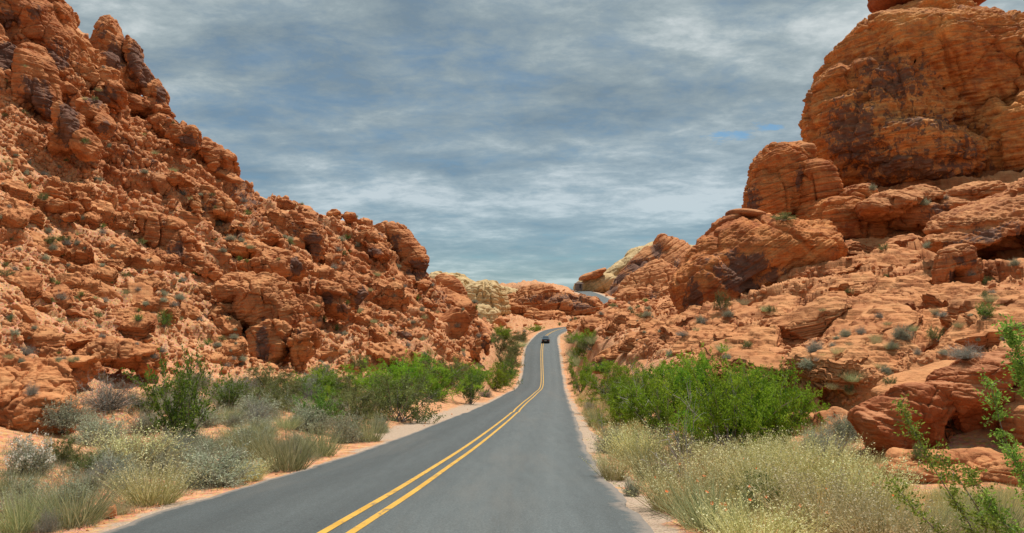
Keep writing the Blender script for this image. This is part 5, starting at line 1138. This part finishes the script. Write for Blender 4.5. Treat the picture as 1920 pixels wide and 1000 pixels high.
fill(14, (1055, 640, 1115, 720), ['olive', 'mesquite', 'grass'], 22, 38, dict(olive='olive shrub on the right bank of the road past the dip', mesquite='green shrub on the right bank of the road past the dip', grass='grass clump on the right bank of the road past the dip'), dict(olive='right bank olive shrubs', mesquite='right bank green shrubs', grass='right bank grass'), 9)
LR = dict(mesquite='green shrub filling the dense thicket right of the road', seed='seeding grass clump of the pale meadow right of the road', grass='green grass clump of the pale meadow right of the road')
fill(14, (1110, 740, 1480, 830), ['mesquite'], 84, 120, LR, {'mesquite': 'thicket right of the road'}, 6)
LR.update(gray='grey twiggy shrub standing in the pale meadow', olive='small olive shrub standing in the pale meadow')
fill(9, (1190, 850, 1640, 990), ['seed', 'gray', 'grass', 'olive'], 74, 100, LR, {'seed': 'meadow seeding grasses', 'grass': 'meadow green grasses', 'gray': 'grey shrubs in the meadow', 'olive': 'olive shrubs in the meadow'}, 7)
# --- low ground cover on the verges: grass nobody could count
def verge_grass(name, boxes, n, seed, mat, hm=(.12, .35), seedheads=False):
    r = np.random.default_rng(seed); pts = []
    k = 0; tries = 0
    while k < n and tries < n * 4:
        tries += 1; bx = boxes[r.integers(len(boxes))]; px, py = r.uniform(bx[0], bx[2]), r.uniform(bx[1], bx[3]); h = cast(px, py)
        if h is None or not h[2].startswith('terrain'): continue
        lim = .8
        if h[0][0] < 4 and 32 < h[0][1] < 115: lim = 4.0
        if road_dist(h[0][:1], h[0][1:2])[0][0] < lim: continue
        pts.append(h[0]); k += 1
    pts = np.array(pts); m = 34
    c_ = np.repeat(pts, m, 0); c_ = c_ + r.normal(size=c_.shape) * [.13, .13, 0]; sc_ = r.uniform(*hm, len(c_)) * np.clip(c_[:, 1] / 25, .7, 1.8)
    d = r.normal(size=c_.shape) * .35 + [0, 0, 1]; cp = curve_pts(c_ - [0, 0, .03], d, sc_, 4, r, .5, -.2); g_ = VG(); g_.strips(cp, .009 * np.clip(c_[:, 1] / 18, .7, 3), r)
    o = mesh_obj(name, g_.mesh(name, mat)); tag(o, kind='stuff')
verge_grass('grass', [(1110, 830, 1400, 1000), (1200, 800, 1700, 1000), (1350, 860, 1720, 1000), (1080, 740, 1200, 900), (1750, 930, 1920, 1000)], 1700, 21, m_meadow, (.15, .45))
verge_grass('dry_grass', [(0, 760, 700, 1000), (250, 820, 600, 950), (380, 720, 960, 800), (0, 850, 250, 1000)], 1300, 22, m_sage, (.10, .32))
verge_grass('straw', [(0, 780, 650, 1000), (1120, 850, 1500, 1000), (500, 700, 980, 800), (1060, 650, 1120, 800), (940, 620, 990, 720)], 500, 23, m_dry, (.06, .2))
log('verge grass')
# --- orange wildflowers, one by one
import bmesh
def flower_mesh():
    bm = bmesh.new(); n = 5
    for k in range(n):
        a = k * 2 * math.pi / n; c0 = bm.verts.new((0, 0, 0)); pr = []
        for (r_, z_, da) in ((.6, .15, -.45), (1.0, .35, -.3), (1.0, .35, .3), (.6, .15, .45)): pr.append(bm.verts.new((math.cos(a + da) * r_, math.sin(a + da) * r_, z_)))
        bm.faces.new([c0] + pr)
    bmesh.ops.create_icosphere(bm, subdivisions=1, radius=.22, matrix=Matrix.Translation((0, 0, .12)))
    me = bpy.data.meshes.new('blossom'); bm.to_mesh(me); bm.free(); me.materials.append(m_orange); return me
FM = flower_mesh()
sm_ = VG(); g_ = np.random.default_rng(2); sm_.strips(curve_pts(np.array([[0, 0, 0.0]]), np.array([[0.05, 0, 1.0]]), 1.0, 4, g_, .1), .02, g_, tube=True); SM = sm_.mesh('stem', m_grass)
FL = [(1275, 870), (1229, 895), (1307, 902), (1320, 893), (1405, 913), (1436, 932), (1406, 938), (1352, 946), (1360, 946), (1335, 944), (1360, 956), (1452, 979), (1396, 860), (1417, 878), (1325, 923), (1550, 918), (1552, 962), (1600, 990), (1637, 908), (1675, 930), (1500, 948), (1250, 922)]
for px, py in FL:
    h = cast(px, py + 60 if py < 940 else 999)
    if h is None: continue
    Z = h[0][1] - R.uniform(0.1, .8); top = W(px, py, Z); gz_ = ground_z(top[0], top[1], top[2])
    e = empty('wildflower', (top[0], top[1], gz_)); tag(e, 'orange wildflower dotting the pale grass right of the road', 'wildflower', 'orange wildflowers in the pale meadow')
    s_ = link(bpy.data.objects.new('stem', SM), e); s_.scale = (.25, .25, max(.05, top[2] - gz_))
    b_ = link(bpy.data.objects.new('blossom', FM), e); b_.location = (0, 0, max(.05, top[2] - gz_)); b_.scale = (.028,) * 3; b_.rotation_euler = (R.uniform(0.3, 1.2), R.uniform(-.5, .5), 0)

# --- leafy sprays in the right foreground
def spray(foot, curves, label, seed):
    g = np.random.default_rng(seed); st = VG(); lf = VG(); e = empty('leafy_shrub', tuple(foot)); tag(e, label, 'shrub')
    for pts, dens in curves:
        P_ = np.array([W(*q) for q in pts]); t = np.linspace(0, len(P_) - 1, 14); cu = np.stack([np.interp(t, np.arange(len(P_)), P_[:, i]) for i in range(3)], 1)
        k3 = np.array([.25, .5, .25]); cs = cu.copy()
        for i in range(3): cs[1:-1, i] = np.convolve(cu[:, i], k3, 'valid')
        cs = cs - foot; st.strips(cs[None], .022, g, tube=True)
        tw0, td = along(cs[None], int(52 * dens), g, .12, 1.0); tw = curve_pts(tw0, td / np.linalg.norm(td, axis=1, keepdims=True) * .6 + g.normal(size=td.shape) * .7, g.uniform(.05, .17, len(tw0)), 3, g, .4, .2); st.strips(tw, .005, g)
        c1, d1 = along(tw, 15, g, .0, 1.0); lf.quad_leaves(c1 + g.normal(size=c1.shape) * .018, d1 + g.normal(size=d1.shape) * .1, g.uniform(.022, .046, len(c1)), .017, g)
    mesh_obj('stems', st.mesh('stems', m_stem), e); mesh_obj('leaves', lf.mesh('leaves', m_spray), e)
m_spray = leaf_mat('spray_leaves', (0.10, 0.19, 0.03), (0.21, 0.36, 0.05), (0.36, 0.52, 0.10), .45)
foot1 = W(1860, 1120, 7.6); foot2 = W(1990, 1130, 7.4)
foot1[2] = ground_z(foot1[0], foot1[1], 4); foot2[2] = ground_z(foot2[0], foot2[1], 4)
spray(foot1, [([(1860, 1120, 7.6), (1830, 1000, 7.6), (1750, 880, 7.7), (1688, 760, 7.8)], 1.9), ([(1860, 1120, 7.6), (1850, 980, 7.5), (1800, 900, 7.4), (1755, 850, 7.4)], 1.1), ([(1860, 1120, 7.6), (1870, 1000, 7.6), (1850, 930, 7.8), (1800, 870, 8)], .9),
    ([(1860, 1120, 7.6), (1780, 1020, 7.3), (1710, 950, 7.2), (1670, 900, 7.2)], .8)], 'leafy green spray arching left in front of the cave boulder', 5)
spray(foot2, [([(1990, 1130, 7.4), (1950, 960, 7.3), (1885, 830, 7.3), (1856, 715, 7.4)], 1.5), ([(1990, 1130, 7.4), (1990, 900, 7.0), (1930, 720, 6.8), (1890, 615, 6.8)], 2.6), ([(1990, 1130, 7.4), (1960, 1000, 7), (1925, 900, 7), (1895, 850, 7)], 1.3), ([(1990, 1130, 7.4), (2010, 950, 7), (1950, 780, 6.9), (1905, 690, 6.9)], 2.2),
    ([(1990, 1130, 7.4), (1930, 1040, 7), (1880, 980, 7), (1850, 940, 7)], 1.2)], 'tall leafy green shrub cut by the right edge of the picture', 6)
# --- roadside stones
for nm, px, py, hp, wp, lb, mt in [('stone', 207, 972, 34, 26, 'pale tan stone standing at the road edge, lower left', None), ('stone', 283, 945, 11, 17, 'small red stone beneath the dark-footed grass clump', None), ('stone', 1100, 700, 12, 20, 'grey stone on the right verge', None)]:
    h = cast(px, py)
    if h is None: continue
    m = h[0][1] / F; o = mesh_obj('stone', R.choice(BM), loc=tuple(h[0] + np.array([0, 0, hp * m * .35]))); o.scale = (wp * m * .55, wp * m * .5, hp * m * .75); o.rotation_euler = (0, .1, R.uniform(0, 6)); tag(o, lb, 'stone')
log('plants done')

# ------------------------------------------------------------------ car
m_car = simple_mat('dark_car_paint', (0.018, 0.022, 0.028), .28, .3, .5, coat=.6)
m_glass = simple_mat('car_glass', (0.10, 0.15, 0.19), .08, 0, .9)
m_tyre = simple_mat('rubber', (0.02, 0.02, 0.02), .8); m_rim = simple_mat('alloy', (0.35, 0.35, 0.36), .35, .9)
m_red = simple_mat('red_lamp', (0.30, 0.012, 0.010), .25); m_plate = simple_mat('plate', (0.6, 0.6, 0.58), .5)
def prism(profiles, mat, name, parent, bevel=.03):
    """profiles: list of closed rings (k,3) lofted together and capped"""
    bm = bmesh.new(); rings = [[bm.verts.new(q) for q in pr] for pr in profiles]; k = len(rings[0])
    for a, b in zip(rings[:-1], rings[1:]):
        for i in range(k): bm.faces.new((a[i], a[(i + 1) % k], b[(i + 1) % k], b[i]))
    bm.faces.new(rings[0][::-1]); bm.faces.new(rings[-1])
    if bevel: bmesh.ops.bevel(bm, geom=bm.edges[:], offset=bevel, segments=2, affect='EDGES', clamp_overlap=True)
    bmesh.ops.recalc_face_normals(bm, faces=bm.faces[:]); me = bpy.data.meshes.new(name); bm.to_mesh(me); bm.free(); me.materials.append(mat)
    return link(bpy.data.objects.new(name, me), parent)
def ring(y, hw0, hw1, z0, z1): return [(-hw0, y, z0), (hw0, y, z0), (hw1, y, z1), (-hw1, y, z1)]
yc = 196.0; l_, c_, r_, z_ = [float(a[0]) for a in road_at(np.array([yc]))]; l2_, c2_, r2_, z2_ = [float(a[0]) for a in road_at(np.array([yc + 4]))]
xc = W(1023, 645, yc)[0]
car = empty('car', (xc, yc, z_ + .04)); car.rotation_euler = (math.atan2(z2_ - z_, 4), 0, -math.atan2(c2_ - c_, 4)); tag(car, 'dark car driving away on the far stretch of road', 'car')
prism([ring(0, .86, .84, .32, .98), ring(.25, .93, .9, .24, 1.02), ring(2.3, .94, .92, .22, .98), ring(3.9, .92, .86, .24, .86), ring(4.5, .84, .76, .32, .70)], m_car, 'body', car, .06)
prism([ring(.35, .84, .80, .98, 1.0), ring(.85, .80, .66, .98, 1.50), ring(2.3, .80, .66, .98, 1.52), ring(3.2, .82, .76, .96, .99)], m_glass, 'cabin', car, .03)
prism([ring(.80, .67, .64, 1.47, 1.54), ring(2.35, .67, .64, 1.49, 1.56)], m_car, 'roof', car, .02)
for sx in (-1, 1):
    q = prism([[(sx * .60, -.03, .72), (sx * .86, -.02, .72), (sx * .86, -.02, .88), (sx * .60, -.03, .88)], [(sx * .60, .1, .72), (sx * .86, .1, .72), (sx * .86, .1, .88), (sx * .60, .1, .88)]], m_red, 'tail_light', car, .01)
    prism([[(sx * .92, 2.9, .98), (sx * 1.08, 2.9, .98), (sx * 1.08, 2.9, 1.12), (sx * .92, 2.9, 1.12)], [(sx * .92, 3.05, .98), (sx * 1.06, 3.05, .99), (sx * 1.06, 3.05, 1.1), (sx * .92, 3.05, 1.1)]], m_car, 'mirror', car, .01)
    for yy in (.85, 3.6):
        bm = bmesh.new(); bmesh.ops.create_cone(bm, cap_ends=True, segments=24, radius1=.34, radius2=.34, depth=.22, matrix=Matrix.Translation((sx * .84, yy, .30)) @ Matrix.Rotation(math.pi / 2, 4, 'Y')); me = bpy.data.meshes.new('tyre'); bm.to_mesh(me); bm.free(); me.materials.append(m_tyre)
        wh = link(bpy.data.objects.new('wheel', me), car)
        bm = bmesh.new(); bmesh.ops.create_cone(bm, cap_ends=True, segments=20, radius1=.21, radius2=.19, depth=.02, matrix=Matrix.Translation((sx * .957, yy, .30)) @ Matrix.Rotation(math.pi / 2, 4, 'Y')); me = bpy.data.meshes.new('rim'); bm.to_mesh(me); bm.free(); me.materials.append(m_rim)
        link(bpy.data.objects.new('rim', me), wh)
prism([[(-.8, -.06, .34), (.8, -.06, .34), (.8, -.06, .52), (-.8, -.06, .52)], [(-.84, .1, .30), (.84, .1, .30), (.84, .1, .54), (-.84, .1, .54)]], m_tyre, 'bumper', car, .01)
prism([[(-.26, -.02, .60), (.26, -.02, .60), (.26, -.02, .72), (-.26, -.02, .72)], [(-.26, .06, .60), (.26, .06, .60), (.26, .06, .72), (-.26, .06, .72)]], m_plate, 'number_plate', car, 0)

# ------------------------------------------------------------------ little hut by the far road
h = W(1085, 541, 420)
hut = empty('hut', (h[0], h[1], h[2])); tag(hut, 'tiny grey shelter with a pale roof beside the far road', 'hut')
m_hw = simple_mat('hut_wall', (0.19, 0.15, 0.13), .9, var=.2, vscale=1); m_hr = simple_mat('hut_roof', (0.46, 0.44, 0.42), .7, var=.1)
prism([[(-1.9, -1.6, -1), (1.9, -1.6, -1), (1.9, -1.6, 2.4), (-1.9, -1.6, 2.4)], [(-1.9, 1.6, -1), (1.9, 1.6, -1), (1.9, 1.6, 2.4), (-1.9, 1.6, 2.4)]], m_hw, 'wall', hut, .03)
prism([[(-2.6, -2.2, 2.4), (2.6, -2.2, 2.4), (0.2, -2.2, 3.6), (-0.2, -2.2, 3.6)], [(-2.6, 2.2, 2.4), (2.6, 2.2, 2.4), (0.2, 2.2, 3.6), (-0.2, 2.2, 3.6)]], m_hr, 'roof', hut, .03)
prism([[(.2, -1.66, 0), (1.2, -1.66, 0), (1.2, -1.66, 2.0), (.2, -1.66, 2.0)], [(.2, -1.55, 0), (1.2, -1.55, 0), (1.2, -1.55, 2.0), (.2, -1.55, 2.0)]], simple_mat('hut_door', (.05, .04, .04), .7), 'door', hut, 0)
log('end; objects %d' % len(sc.objects))
